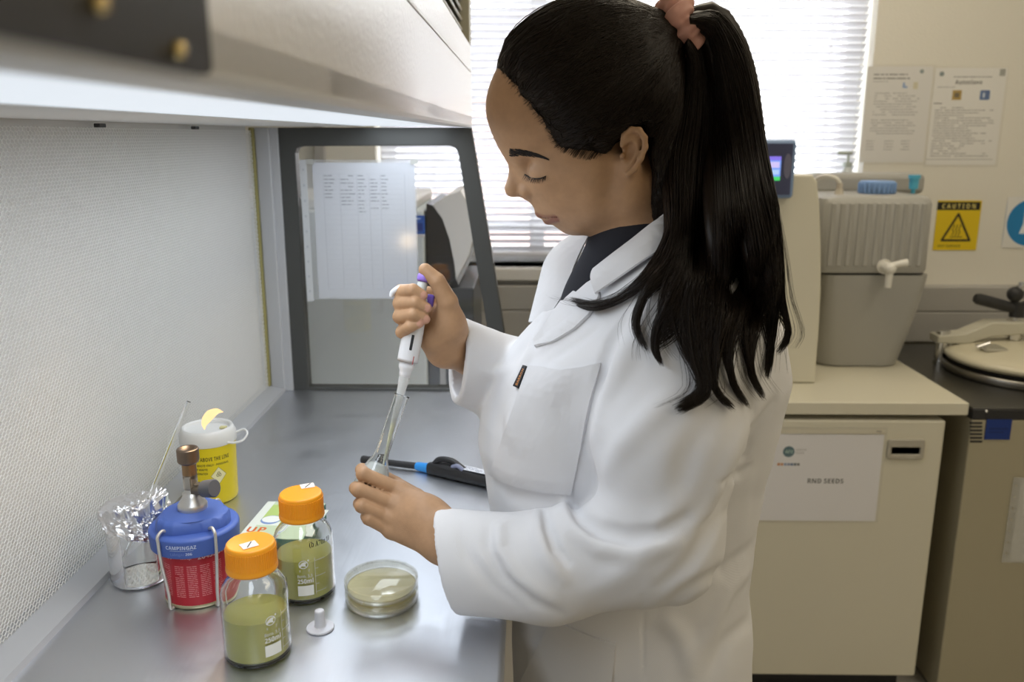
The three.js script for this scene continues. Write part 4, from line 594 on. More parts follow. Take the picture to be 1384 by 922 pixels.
// ---- gas lighter
{
  const l = thing('gas_lighter', 'black long-nosed gas lighter with a blue collar lying behind the hands', 'lighter');
  const y = WORK_Y, a = onY(489, 621, y + 0.008), b = onY(563, 630, y + 0.008), c = onY(580, 633, y + 0.009);
  part('nozzle', bar([a, a.clone().lerp(b, 0.02), a.clone().lerp(b, 0.30), a.clone().lerp(b, 0.31), b], [0.0058, 0.0068, 0.0066, 0.0052, 0.0056], 16), mat.black, l, 'black metal nozzle');
  part('collar', bar([b, b.clone().lerp(c, 0.1), b.clone().lerp(c, 0.9), c], [0.0062, 0.0072, 0.0082, 0.0078], 18), M([0.03, 0.30, 0.80], { roughness: 0.35 }), l, 'bright blue collar');
  const d = c.clone().sub(b).setY(0).normalize(), s = V3(-d.z, 0, d.x), up = V3(0, 1, 0);
  const B = (t, h, o = 0) => c.clone().setY(y).addScaledVector(d, t).addScaledVector(up, h).addScaledVector(s, o);
  part('handle_body', (() => { const S = [[0, 0.0095, 0.0085], [0.012, 0.0105, 0.0095], [0.035, 0.012, 0.011], [0.06, 0.0115, 0.0115], [0.10, 0.0105, 0.011], [0.14, 0.0105, 0.012], [0.155, 0.009, 0.009], [0.158, 0.004, 0.004]]; const pos = [], idx = [], n = 20; S.forEach(([t, h, w]) => { for (let i = 0; i < n; i++) { const q = i / n * Math.PI * 2, e = (v) => Math.sign(v) * Math.pow(Math.abs(v), 0.7); const p = B(t, h * 1.02 + e(Math.sin(q)) * h, e(Math.cos(q)) * w); pos.push(p.x, p.y, p.z); } }); for (let k = 0; k < S.length - 1; k++) for (let i = 0; i < n; i++) { const A = k * n + i, Bq = k * n + (i + 1) % n; idx.push(A, A + n, Bq, Bq, A + n, Bq + n); } for (let i = 1; i < n - 1; i++) { idx.push(0, i, i + 1); const e = (S.length - 1) * n; idx.push(e, e + i + 1, e + i); } const g = new THREE.BufferGeometry(); g.setAttribute('position', new THREE.Float32BufferAttribute(pos, 3)); g.setIndex(idx); return toCreasedNormals(g, 0.8); })(), mat.black, l, 'black plastic handle');
  part('trigger_guard', bar([B(0.006, 0.016), B(0.02, 0.028), B(0.045, 0.030), B(0.066, 0.022), B(0.078, 0.018)], [0.003, 0.0048, 0.005, 0.004, 0.003], 12, 20), mat.black, l);
  part('trigger', bar([B(0.048, 0.022, 0.004), B(0.06, 0.0265, 0.006), B(0.07, 0.021, 0.006)], 0.0035, 10, 8), M([0.35, 0.38, 0.55], { roughness: 0.3, transmission: 0.3, thickness: 0 }), l, 'translucent trigger');
  const p0 = B(0.07, 0.0222), lb = part('label', new THREE.BoxGeometry(0.06, 0.0006, 0.016), printed((x, W, H) => { x.fillStyle = '#dfe3ec'; x.fillRect(0, 0, W, H); for (let i = 0; i < 4; i++) lineText(x, W * 0.05, W * rr(0.5, 0.9), H * (0.15 + i * 0.2), 6, '#9aa0b0'); }, 0.06, 0.016, 200), l, 'white paper label'); lb.position.copy(B(0.095, 0.0235)); lb.rotation.y = Math.atan2(-d.z, d.x);
  rebase(l);
}

// ================================================================ DISTANCE FIELDS AND THEIR MESHES
const smin = (a, b, k) => { if (k <= 0) return Math.min(a, b); const h = Math.max(k - Math.abs(a - b), 0) / k; return Math.min(a, b) - h * h * k * 0.25; };
const smax = (a, b, k) => -smin(-a, -b, k);
function rcone(a, b, r1, r2 = r1) {   // tapered capsule
  const bx = b.x - a.x, by = b.y - a.y, bz = b.z - a.z, l2 = bx * bx + by * by + bz * bz || 1e-9, q = r1 - r2, a2 = l2 - q * q, il2 = 1 / l2, ax = a.x, ay = a.y, az = a.z;
  if (a2 <= 0) { const c = r1 > r2 ? a : b, r = Math.max(r1, r2); return (x, y, z) => Math.hypot(x - c.x, y - c.y, z - c.z) - r; }
  return (px, py, pz) => {
    const x = px - ax, y = py - ay, z = pz - az, t = x * bx + y * by + z * bz, zz = t - l2, vx = x * l2 - bx * t, vy = y * l2 - by * t, vz = z * l2 - bz * t;
    const x2 = vx * vx + vy * vy + vz * vz, y2 = t * t * l2, z2 = zz * zz * l2, k = Math.sign(q) * q * q * x2;
    if (Math.sign(zz) * a2 * z2 > k) return Math.sqrt(x2 + z2) * il2 - r2;
    if (Math.sign(t) * a2 * y2 < k) return Math.sqrt(x2 + y2) * il2 - r1;
    return (Math.sqrt(x2 * a2 * il2) + t * q) * il2 - r1;
  };
}
const ball = (c, r) => (x, y, z) => Math.hypot(x - c.x, y - c.y, z - c.z) - r;
function ellip(c, A, B, C3, ra, rb, rc) {   // along unit axes A, B, C3
  return (x, y, z) => { const dx = x - c.x, dy = y - c.y, dz = z - c.z, a = (dx * A.x + dy * A.y + dz * A.z) / ra, b = (dx * B.x + dy * B.y + dz * B.z) / rb, e = (dx * C3.x + dy * C3.y + dz * C3.z) / rc; const k0 = Math.sqrt(a * a + b * b + e * e), k1 = Math.sqrt(a * a / ra / ra + b * b / rb / rb + e * e / rc / rc); return k1 < 1e-9 ? -Math.min(ra, rb, rc) : k0 * (k0 - 1) / k1; };
}
const blend = (list) => (x, y, z) => { let d = 1e3; for (const [f, k, sub] of list) d = sub ? smax(d, -f(x, y, z), k) : smin(d, f(x, y, z), k); return d; };
// surface nets over a box; whole blocks far from the surface are skipped
function netMesh(f, lo, hi, h) {
  const nx = Math.ceil((hi.x - lo.x) / h) + 1, ny = Math.ceil((hi.y - lo.y) / h) + 1, nz = Math.ceil((hi.z - lo.z) / h) + 1, V = new Float32Array(nx * ny * nz).fill(1), at = (i, j, k) => (k * ny + j) * nx + i, Bk = 8, reach = Bk * h * 0.87 * 1.5 + h * 2;
  for (let k0 = 0; k0 < nz; k0 += Bk) for (let j0 = 0; j0 < ny; j0 += Bk) for (let i0 = 0; i0 < nx; i0 += Bk) {
    const c = f(lo.x + (i0 + Bk / 2) * h, lo.y + (j0 + Bk / 2) * h, lo.z + (k0 + Bk / 2) * h), far = Math.abs(c) > reach;
    for (let k = k0; k < Math.min(nz, k0 + Bk); k++) for (let j = j0; j < Math.min(ny, j0 + Bk); j++) for (let i = i0; i < Math.min(nx, i0 + Bk); i++) V[at(i, j, k)] = far ? c : f(lo.x + i * h, lo.y + j * h, lo.z + k * h);
  }
  const id = new Int32Array(nx * ny * nz).fill(-1), pos = [], idx = [];
  for (let k = 0; k < nz - 1; k++) for (let j = 0; j < ny - 1; j++) for (let i = 0; i < nx - 1; i++) {
    let m = 0; const v = []; for (let q = 0; q < 8; q++) { const w = V[at(i + (q & 1), j + (q >> 1 & 1), k + (q >> 2))]; v.push(w); if (w < 0) m |= 1 << q; }
    if (m === 0 || m === 255) continue;
    let sx = 0, sy = 0, sz = 0, n = 0;
    for (const [a, b] of NET_EDGES) if ((m >> a & 1) !== (m >> b & 1)) { const t = v[a] / (v[a] - v[b]); sx += (a & 1) + t * ((b & 1) - (a & 1)); sy += (a >> 1 & 1) + t * ((b >> 1 & 1) - (a >> 1 & 1)); sz += (a >> 2) + t * ((b >> 2) - (a >> 2)); n++; }
    id[at(i, j, k)] = pos.length / 3; pos.push(lo.x + (i + sx / n) * h, lo.y + (j + sy / n) * h, lo.z + (k + sz / n) * h);
  }
  const quad = (a, b, c, d, flip) => { if (a < 0 || b < 0 || c < 0 || d < 0) return; flip ? idx.push(a, c, b, a, d, c) : idx.push(a, b, c, a, c, d); };
  for (let k = 1; k < nz - 1; k++) for (let j = 1; j < ny - 1; j++) for (let i = 1; i < nx - 1; i++) {
    const s = V[at(i, j, k)] < 0;
    if (s !== V[at(i + 1, j, k)] < 0) quad(id[at(i, j - 1, k - 1)], id[at(i, j, k - 1)], id[at(i, j, k)], id[at(i, j - 1, k)], !s);
    if (s !== V[at(i, j + 1, k)] < 0) quad(id[at(i - 1, j, k - 1)], id[at(i - 1, j, k)], id[at(i, j, k)], id[at(i, j, k - 1)], !s);
    if (s !== V[at(i, j, k + 1)] < 0) quad(id[at(i - 1, j - 1, k)], id[at(i, j - 1, k)], id[at(i, j, k)], id[at(i - 1, j, k)], !s);
  }
  const nor = new Float32Array(pos.length), e = h * 0.5;
  for (let i = 0; i < pos.length; i += 3) { const [x, y, z] = [pos[i], pos[i + 1], pos[i + 2]]; const a = f(x + e, y, z) - f(x - e, y, z), b = f(x, y + e, z) - f(x, y - e, z), c = f(x, y, z + e) - f(x, y, z - e), L = Math.hypot(a, b, c) || 1; nor[i] = a / L; nor[i + 1] = b / L; nor[i + 2] = c / L; }
  const g = new THREE.BufferGeometry(); g.setAttribute('position', new THREE.Float32BufferAttribute(pos, 3)); g.setAttribute('normal', new THREE.BufferAttribute(nor, 3)); g.setIndex(idx);
  const uv = new Float32Array(pos.length / 3 * 2); for (let i = 0; i < pos.length / 3; i++) { uv[i * 2] = 0.8 * (pos[i * 3] + pos[i * 3 + 2]); uv[i * 2 + 1] = pos[i * 3 + 1]; } g.setAttribute('uv', new THREE.BufferAttribute(uv, 2));
  return g;
}
const NET_EDGES = [[0, 1], [2, 3], [4, 5], [6, 7], [0, 2], [1, 3], [4, 6], [5, 7], [0, 4], [1, 5], [2, 6], [3, 7]];
const gradOf = (f, p, e = 0.001) => V3(f(p.x + e, p.y, p.z) - f(p.x - e, p.y, p.z), f(p.x, p.y + e, p.z) - f(p.x, p.y - e, p.z), f(p.x, p.y, p.z + e) - f(p.x, p.y, p.z - e)).normalize();
const settle = (f, p, off = 0, n = 6) => { p = p.clone(); for (let i = 0; i < n; i++) p.addScaledVector(gradOf(f, p), off - f(p.x, p.y, p.z)); return p; };
// first point of a surface along the sight line of a pixel
function hit(f, u, v, t0 = 0.6, t1 = 1.7) { const d = ray(u, v).normalize(); let t = t0; for (let i = 0; i < 220 && t < t1; i++) { const p = EYE.clone().addScaledVector(d, t), q = f(p.x, p.y, p.z); if (q < 0.0004) return p; t += Math.max(q * 0.7, 0.0004); } return null; }

// ================================================================ THE PERSON
const Z0 = -1.07;
const S = (u, v, s = 0) => onZ(u, v, Z0 + s);
const MZ = p => V3(p.x, p.y, 2 * Z0 - p.z);
const both = (mk, k, sub) => [[mk(p => p), k, sub], [mk(MZ), k, sub]];
const mm = 0.001;
// ---- head
const hF = S(690, 181).sub(S(768, 128)).normalize(), hU = V3(-hF.y * 1, hF.x, 0).multiplyScalar(-1).normalize(), hS = V3(0, 0, 1);
if (hU.y < 0) hU.multiplyScalar(-1);
const skullC = S(768, 129);
const skull = ellip(skullC, hF, hU, hS, 96 * mm, 88 * mm, 71 * mm);
const headParts = [
  [skull, 0],
  [rcone(S(705, 150), S(712, 185), 34 * mm, 30 * mm), 0.03],                                                    // brow of the skull
  [ellip(S(792, 238), hF, hU, hS, 62 * mm, 62 * mm, 57 * mm), 0.03],                                          // inner face mass
  [rcone(S(738, 232), S(750, 272), 33 * mm, 26 * mm), 0.02],                                                    // upper jaw
  ...both(m => rcone(m(S(748, 236, 0.030)), m(S(800, 232, 0.046)), 22 * mm, 20 * mm), 0.022),                   // cheek bones
  ...both(m => rcone(m(S(770, 268, 0.024)), m(S(800, 272, 0.038)), 21 * mm, 21 * mm), 0.022),                   // cheeks
  [rcone(S(773, 297), S(795, 292), 17.5 * mm, 20 * mm), 0.014],                                               // chin
  ...both(m => rcone(m(S(785, 294, 0.016)), m(S(848, 266, 0.046)), 16 * mm, 15 * mm), 0.02),                    // jaw
  ...both(m => rcone(m(S(848, 266, 0.046)), m(S(850, 225, 0.056)), 15 * mm, 14 * mm), 0.02),
  ...both(m => rcone(m(S(700, 208, 0.004)), m(S(728, 209, 0.031)), 8.5 * mm, 8 * mm), 0.014),                   // brow ridge
  ...both(m => ball(m(S(714, 227, 0.033)), 8 * mm), 0.014, true),                                               // eye sockets
  ...both(m => ball(m(S(730, 231, 0.0315)), 13.2 * mm), 0.005),                                                 // closed lids over the eyeballs
  [rcone(S(699, 212), S(693, 252), 6.4 * mm, 8.4 * mm), 0.008],                                                 // nose
  [rcone(S(712, 220), S(712, 255), 9 * mm, 12 * mm), 0.012],
  [ball(S(692.5, 256.5), 8.9 * mm), 0.006],
  ...both(m => ball(m(S(712, 258.5, 0.0135)), 9.0 * mm), 0.005),
  ...both(m => ball(m(S(708, 270, 0.008)), 3.4 * mm), 0.004, true),
  ...both(m => rcone(m(S(730.5, 287.5, 0.002)), m(S(753, 289.5, 0.027)), 6.0 * mm, 3.8 * mm), 0.004),               // lips
  ...both(m => rcone(m(S(741, 297, 0.001)), m(S(754, 294.5, 0.025)), 5.9 * mm, 4.0 * mm), 0.003),
  ...both(m => rcone(m(S(731, 292.8, 0.006)), m(S(754, 292, 0.031)), 1.1 * mm, 1.0 * mm), 0.003, true),       // mouth line
  [rcone(S(858, 262), S(872, 370), 52 * mm, 58 * mm), 0.02],                                                   // neck
  [rcone(S(872, 370), S(872, 430), 58 * mm, 75 * mm), 0.03],
];
const earPts = [[841, 196], [844, 183], [853, 175], [864, 176], [871, 186], [872, 199], [866, 214], [858, 228], [849, 236]];
for (const m of [p => p, MZ]) {
  const E = (u, v, s) => m(S(u, v, s));
  for (let i = 0; i < earPts.length - 1; i++) headParts.push([rcone(E(...earPts[i], 0.0685 + 0.0019 * Math.min(i, 4)), E(...earPts[i + 1], 0.0685 + 0.0019 * Math.min(i + 1, 4)), 3.4 * mm, 3.4 * mm), 0.003]);
  headParts.push([rcone(E(852, 190, 0.0635), E(852, 222, 0.0635), 10 * mm, 8 * mm), 0.004]); headParts.push([rcone(E(860, 188, 0.0625), E(856, 214, 0.0625), 9 * mm, 8 * mm), 0.004]);
  headParts.push([rcone(E(861, 190, 0.068), E(860, 206, 0.068), 4.2 * mm, 4.2 * mm), 0.003]);
  headParts.push([rcone(E(860, 206, 0.068), E(852, 224, 0.068), 4.2 * mm, 3.6 * mm), 0.003]);
  headParts.push([ball(E(848, 233, 0.0665), 6.0 * mm), 0.005]);
  headParts.push([ellip(E(850, 206, 0.0735), V3(0.3, 0.95, 0).normalize(), V3(0.95, -0.3, 0).normalize(), hS, 12 * mm, 6.2 * mm, 10 * mm), 0.003, true]);
  headParts.push([ball(E(841, 211, 0.0685), 3.6 * mm), 0.003]);
}
const headF = blend(headParts);

// ---- hands: every joint is a place on its own depth plane
const J = (u, v, z) => onZ(u, v, z);
function hand(list) { return blend(list); }
const chain = (pts, radii, k, first) => pts.slice(1).map((p, i) => [rcone(pts[i], p, radii[i], radii[i + 1]), i ? 0.002 : (first ?? k)]);
const fingerR = [9.4, 8.4, 7.7, 6.6].map(r => r * mm);
const LH = {
  index: [J(541, 663, -0.945), J(491, 641, -0.938), J(489, 635, -0.966), J(503, 634, -0.985)],
  middle: [J(533, 682, -0.932), J(485, 662.5, -0.924), J(481, 660, -0.951), J(494, 662, -0.972)],
  ring: [J(528, 700, -0.924), J(489, 684, -0.916), J(486, 681, -0.941), J(498, 681, -0.962)],
  little: [J(529, 717, -0.920), J(498, 701.5, -0.914), J(495, 698, -0.933), J(505, 695, -0.951)],
};
const lwT = J(609, 713, -0.902), lwB = J(599, 739, -0.894), lwM = J(604, 723, -0.898);
const leftHandF = blend([
  [rcone(lwT, LH.index[0], 16.5 * mm, 11 * mm), 0], [rcone(lwM, LH.middle[0], 18 * mm, 11 * mm), 0.010], [rcone(lwM, LH.ring[0], 18 * mm, 10.5 * mm), 0.010], [rcone(lwB, LH.little[0], 17 * mm, 10 * mm), 0.010],
  [rcone(J(575, 695, -0.925), J(552, 690, -0.945), 21 * mm, 15 * mm), 0.014],
  [rcone(lwT, J(660, 745, -0.895), 17.5 * mm, 20 * mm), 0.012], [rcone(lwB, J(660, 760, -0.885), 17 * mm, 20 * mm), 0.02],
  ...chain(LH.index, fingerR, 0.002, 0.0025), ...chain(LH.middle, fingerR.map(r => r * 1.03), 0.002, 0.0025), ...chain(LH.ring, fingerR.map(r => r * 0.97), 0.002, 0.0025), ...chain(LH.little, fingerR.map(r => r * 0.86), 0.002, 0.0025),
  ...chain([J(592, 702, -0.925), J(562, 674, -0.968), J(534, 655, -0.993), J(515, 642, -0.992)], [17, 12.5, 10, 7.8].map(r => r * mm), 0.012, 0.014),
  ...[LH.index, LH.middle, LH.ring, LH.little].map(f => [ball(f[0].clone().add(V3(0, 0.001, 0.002)), 9.2 * mm), 0.005]),
]);
const RH = {
  index: [J(577, 399, -1.053), J(542, 394, -1.021), J(558, 392, -0.9995), J(571, 399, -1.0005)],
  middle: [J(580, 413, -1.054), J(540.5, 410, -1.017), J(561, 409, -0.9955), J(576.5, 416.5, -0.9985)],
  ring: [J(582, 428, -1.051), J(540, 428, -1.013), J(559, 425.5, -0.992), J(574.5, 431.5, -0.9965)],
  little: [J(583, 444, -1.046), J(543, 449, -1.009), J(554.5, 441.5, -0.992), J(566, 437.5, -0.993)],
};
const rw = J(613, 462, -1.048), rThumb = [J(608, 446, -1.034), J(605, 408, -1.022), J(591, 380, -1.020), J(574.5, 364.5, -1.023)];
const rightHandF = blend([
  ...Object.values(RH).map((f, i) => [rcone(J(606 - i * 3, 452 + i * 7, -1.050), f[0], 17 * mm, (10.5 - i * 0.4) * mm), i ? 0.012 : 0]),
  [rcone(J(606, 440, -1.032), J(588, 455, -1.030), 21 * mm, 17 * mm), 0.012],
  [rcone(J(588, 462, -1.034), J(600, 474, -1.046), 16.5 * mm, 19 * mm), 0.012],
  [rcone(J(612, 453, -1.050), J(662, 492, -1.11), 18.5 * mm, 20 * mm), 0.014], [rcone(J(606, 473, -1.050), J(658, 502, -1.11), 18 * mm, 20 * mm), 0.016],
  ...Object.values(RH).flatMap((f, i) => chain(f, [9.6, 8.6, 7.7, 6.6].map(r => r * mm * [0.98, 1, 0.97, 0.88][i]), 0.005, 0.006)),
  ...chain(rThumb, [18, 12.6, 9.8, 8.0].map(r => r * mm), 0.012, 0.014),
]);

// ---- torso under the coat, sleeves, shape of the coat
const stations = [   // row of the photograph, front, back, half width
  [318, 806, 925, 0.060], [338, 778, 955, 0.095], [365, 748, 995, 0.135], [400, 724, 1030, 0.160], [440, 702, 1052, 0.170], [500, 673, 1060, 0.166], [560, 650, 1048, 0.160], [590, 646, 1040, 0.157], [640, 657, 1026, 0.150],
  [700, 666, 1017, 0.146], [745, 686, 1009, 0.148], [770, 690, 1006, 0.150], [840, 692, 1010, 0.165], [920, 694, 1008, 0.178], [1100, 696, 1012, 0.185], [1400, 698, 1016, 0.195]]
  .map(([v, a, b, w]) => { const p = S(a, v), q = S(b, v); return { y: (p.y + q.y) / 2, c: (p.x + q.x) / 2, a: (q.x - p.x) / 2, w }; });
const HEM = 0.46, stTop = stations[0].y, stBot = stations[stations.length - 1].y;
function torsoF(x, y, z, shrink = 0) {
  let i = 0; while (i < stations.length - 2 && y < stations[i + 1].y) i++;
  const A = stations[i], B = stations[i + 1], t = Math.max(0, Math.min(1, (A.y - y) / (A.y - B.y))), s = t * t * (3 - 2 * t) * 0.5 + t * 0.5;
  const c = A.c + (B.c - A.c) * s, a = A.a + (B.a - A.a) * s - shrink, w = A.w + (B.w - A.w) * s - shrink;
  const dx = (x - c) / a, dz = (z - Z0) / w, k = Math.pow(Math.pow(Math.abs(dx), 2.3) + Math.pow(Math.abs(dz), 2.3), 1 / 2.3);
  let d = (k - 1) * Math.min(a, w) * 0.93;
  if (y > stTop) d = Math.hypot(Math.max(d, 0), y - stTop) + Math.min(d, 0);
  return d;
}
const shoL = J(918, 432, -0.945), armM = J(902, 590, -0.895), elbL = J(893, 733, -0.868), foreM = J(745, 766, -0.880), cufL = J(590, 762, -0.893);
const upperArmF = blend([[rcone(shoL, armM, 62 * mm, 78 * mm), 0], [rcone(armM, elbL, 78 * mm, 62 * mm), 0.02]]);
const foreArmF = blend([[rcone(elbL, foreM, 62 * mm, 57 * mm), 0], [rcone(foreM, J(588, 743, -0.896), 56 * mm, 47 * mm), 0.02], [rcone(foreM, J(592, 775, -0.888), 56 * mm, 45 * mm), 0.02]]);
const cuffN = V3(-1, -0.27, -0.05).normalize(), cuffP = J(605, 762, -0.89);
const cuffPlane = (x, y, z) => (x - cuffP.x) * cuffN.x + (y - cuffP.y) * cuffN.y + (z - cuffP.z) * cuffN.z;
const cuffHole = blend([[rcone(J(560, 742, -0.896), J(635, 748, -0.894), 38 * mm, 35 * mm), 0], [rcone(J(560, 768, -0.890), J(635, 768, -0.888), 36 * mm, 34 * mm), 0.01]]);
const shoR = MZ(shoL), cufR = J(610, 486, -1.065), elbR = J(780, 590, -1.215);
const rsA = J(705, 520, -1.15), rsB = J(608, 470, -1.060), rsC = J(606, 498, -1.066);
const rightArmF = blend([[rcone(shoR, elbR, 62 * mm, 66 * mm), 0], [rcone(elbR, J(700, 525, -1.15), 66 * mm, 58 * mm), 0.02], [rcone(rsA, rsB, 58 * mm, 42 * mm), 0.02], [rcone(rsA, rsC, 58 * mm, 40 * mm), 0.02]]);
const cuffRN = V3(-1, 0.10, 0.30).normalize(), cuffRP = J(619, 486, -1.07);
const cuffRPlane = (x, y, z) => (x - cuffRP.x) * cuffRN.x + (y - cuffRP.y) * cuffRN.y + (z - cuffRP.z) * cuffRN.z;
const cuffRHole = blend([[rcone(rsA.clone().lerp(rsB, 0.7), rsA.clone().lerp(rsB, 1.4), 32 * mm, 33 * mm), 0], [rcone(rsA.clone().lerp(rsC, 0.7), rsA.clone().lerp(rsC, 1.4), 31 * mm, 31 * mm), 0.01]]);
const shoulderF = rcone(shoL, shoL.clone().lerp(armM, 0.45), 60 * mm, 66 * mm), shoulderRF = rcone(shoR, shoR.clone().lerp(elbR, 0.4), 60 * mm, 62 * mm);
const neckCutF = rcone(S(866, 300), S(748, 418), 64 * mm, 9 * mm);
// the open front: cloth ends at the line from the nape to the lowest button of the neck, falling towards the shoulder
const yokeA = S(908, 288, 0.062), yokeB = S(757, 404, 0.012), yokeN = yokeB.clone().sub(yokeA).cross(V3(0, -0.42, 1)).normalize(); if (yokeN.y < 0) yokeN.multiplyScalar(-1);
const yokeD = (x, y, z) => (x - yokeA.x) * yokeN.x + (y - yokeA.y) * yokeN.y + (Math.abs(z - Z0) - 0.062) * yokeN.z;
const folds = [];
function coatBase(x, y, z) {
  let d = torsoF(x, y, z);
  d = smin(d, shoulderF(x, y, z), 0.07); d = smin(d, shoulderRF(x, y, z), 0.07);
  d = smax(smax(d, -neckCutF(x, y, z), 0.006), yokeD(x, y, z), 0.012);
  const fo = smax(smax(foreArmF(x, y, z), cuffPlane(x, y, z), 0.004), -cuffHole(x, y, z), 0.003);
  const la = smin(upperArmF(x, y, z), fo, 0.03);
  d = smin(d, la, 0.014);
  const ra = smax(smax(rightArmF(x, y, z), cuffRPlane(x, y, z), 0.004), -cuffRHole(x, y, z), 0.003);
  d = smin(d, ra, 0.012);

  return smax(d, HEM - y, 0.004);
}
const segD2 = (x, y, z, a, b) => { const bx = b.x - a.x, by = b.y - a.y, bz = b.z - a.z, px = x - a.x, py = y - a.y, pz = z - a.z, t = Math.max(0, Math.min(1, (px * bx + py * by + pz * bz) / (bx * bx + by * by + bz * bz || 1e-9))); const q = [px - bx * t, py - by * t, pz - bz * t]; return [q[0] * q[0] + q[1] * q[1] + q[2] * q[2], t]; };
function coatF(x, y, z) {
  let d = coatBase(x, y, z);
  if (d > 0.05 || d < -0.05) return d;
  for (const f of folds) {
    if (x < f.lo.x || x > f.hi.x || y < f.lo.y || y > f.hi.y || z < f.lo.z || z > f.hi.z) continue;
    let m = 1e9, tt = 0; const n = f.pts.length - 1;
    for (let i = 0; i < n; i++) { const [q, t] = segD2(x, y, z, f.pts[i], f.pts[i + 1]); if (q < m) { m = q; tt = (i + t) / n; } }
    const env = Math.sin(Math.PI * Math.min(1, Math.max(0, 0.08 + tt * 0.84)));
    d -= f.amp * env * Math.exp(-m / (f.w * f.w));
  }
  return d - 0.0016 * noise(x * 14, y * 11, z * 14) - 0.0008 * noise(x * 40, y * 22, z * 40);
}
// folds: pixels of the photograph carried onto the cloth, height and width in millimetres
function fold(px, amp, w) {
  const pts = []; for (let i = 0; i < px.length - 1; i++) for (let k = 0; k < 4; k++) { const t = k / 4, p = hit(coatBase, px[i][0] + (px[i + 1][0] - px[i][0]) * t, px[i][1] + (px[i + 1][1] - px[i][1]) * t); if (p) pts.push(p); }
  const e = hit(coatBase, ...px[px.length - 1]); if (e) pts.push(e); if (pts.length < 2) return;
  const lo = V3(1e9, 1e9, 1e9), hi = V3(-1e9, -1e9, -1e9); for (const p of pts) { lo.min(p); hi.max(p); } lo.addScalar(-3 * w * mm); hi.addScalar(3 * w * mm);
  folds.push({ pts, lo, hi, amp: amp * 1.45 * mm, w: w * 0.85 * mm });
}
fold([[846, 425], [826, 462], [816, 492], [813, 525]], -9, 9); fold([[880, 430], [850, 470], [832, 510], [812, 560], [800, 600]], 6, 14);
fold([[930, 520], [880, 560], [840, 600], [818, 640]], 5, 16); fold([[960, 560], [930, 620], [915, 680]], -4, 16);
fold([[772, 676], [782, 700], [806, 718], [848, 728], [890, 722], [925, 700]], -14, 9); fold([[764, 672], [762, 690], [776, 716], [810, 738], [860, 748], [915, 735]], 10, 11);
fold([[737, 690], [741, 716], [750, 742], [766, 760]], -11, 6); fold([[724, 690], [726, 716], [738, 750], [760, 782]], 7, 9);
fold([[690, 700], [675, 712], [674, 742], [700, 782], [745, 812]], 5, 9); fold([[664, 706], [660, 735], [678, 778], [720, 815], [760, 832]], -5, 8);
fold([[622, 712], [632, 750], [662, 790], [705, 822]], -4, 8); fold([[930, 660], [905, 700], [862, 760], [800, 800]], 4, 16);
fold([[1046, 545], [1014, 592], [998, 640], [968, 706], [930, 765], [896, 792]], -9, 10); fold([[1040, 520], [1004, 580], [980, 640], [945, 710]], 5, 14);
fold([[1012, 632], [990, 648], [972, 652]], -7, 7); fold([[985, 690], [965, 706], [948, 716]], -7, 7);
fold([[1016, 740], [980, 770], [930, 800], [890, 830]], -5, 12); fold([[1014, 770], [985, 800], [960, 850], [930, 900]], 5, 14); fold([[1012, 840], [980, 870], [960, 915]], -5, 12);
fold([[890, 830], [920, 860], [940, 915]], 4, 14); fold([[740, 420], [720, 470], [690, 520]], 4, 12); fold([[812, 440], [780, 462], [742, 486]], -4, 9); fold([[800, 420], [760, 452], [722, 478]], 4, 10);
fold([[668, 560], [690, 600], [700, 640]], -3, 16); fold([[700, 540], [690, 580], [700, 620]], 4, 18); fold([[780, 520], [762, 560], [770, 620]], -3, 16);
fold([[655, 640], [690, 668], [740, 678], [772, 668]], -5, 14); fold([[650, 500], [668, 505], [690, 500]], 3, 10);
fold([[868, 805], [869, 850], [871, 918]], -1.6, 2.2);
fold([[700, 850], [720, 880], [715, 918]], 3, 14); fold([[760, 900], [800, 915], [830, 930]], -3, 14);
// a patch of cloth laid on the coat: outline in pixels, cut into a grid and set on the surface
function drape(quad, nu, nv, off, thick, f = coatF) {   // quad: [topLeft, topRight, bottomRight, bottomLeft] as functions or corner lists
  const pos = [], idx = [], uv = [], edge = (L, t) => { const n = L.length - 1, k = Math.min(n - 1, Math.floor(t * n)), s = t * n - k; return [L[k][0] + (L[k + 1][0] - L[k][0]) * s, L[k][1] + (L[k + 1][1] - L[k][1]) * s]; };
  const top = quad[0], bot = quad[1], lay = [off, off - thick];
  for (const o of lay) for (let j = 0; j <= nv; j++) for (let i = 0; i <= nu; i++) { const a = edge(top, i / nu), b = edge(bot, i / nu), t = j / nv; let p = null; for (let e = 0; e < 12 && !p; e++) { const q = t + (1 - t) * e / 12; p = hit(f, a[0] + (b[0] - a[0]) * q, a[1] + (b[1] - a[1]) * q); } p = p || onZ(a[0], a[1], Z0 + 0.1); const n = gradOf(f, p, 0.003); pos.push(p.x + n.x * o, p.y + n.y * o, p.z + n.z * o); uv.push(i / nu, 1 - j / nv); }
  const w = nu + 1, L = w * (nv + 1);
  for (let j = 0; j < nv; j++) for (let i = 0; i < nu; i++) { const a = j * w + i; idx.push(a, a + w, a + 1, a + 1, a + w, a + w + 1); idx.push(L + a, L + a + 1, L + a + w, L + a + 1, L + a + w + 1, L + a + w); }
  const rim = []; for (let i = 0; i < nu; i++) rim.push(i); for (let j = 0; j < nv; j++) rim.push(j * w + nu); for (let i = nu; i > 0; i--) rim.push(nv * w + i); for (let j = nv; j > 0; j--) rim.push(j * w);
  rim.forEach((a, i) => { const b = rim[(i + 1) % rim.length]; idx.push(a, b, L + a, b, L + b, L + a); });
  const g = new THREE.BufferGeometry(); g.setAttribute('position', new THREE.Float32BufferAttribute(pos, 3)); g.setAttribute('uv', new THREE.Float32BufferAttribute(uv, 2)); g.setIndex(idx); return toCreasedNormals(g, 0.8);
}
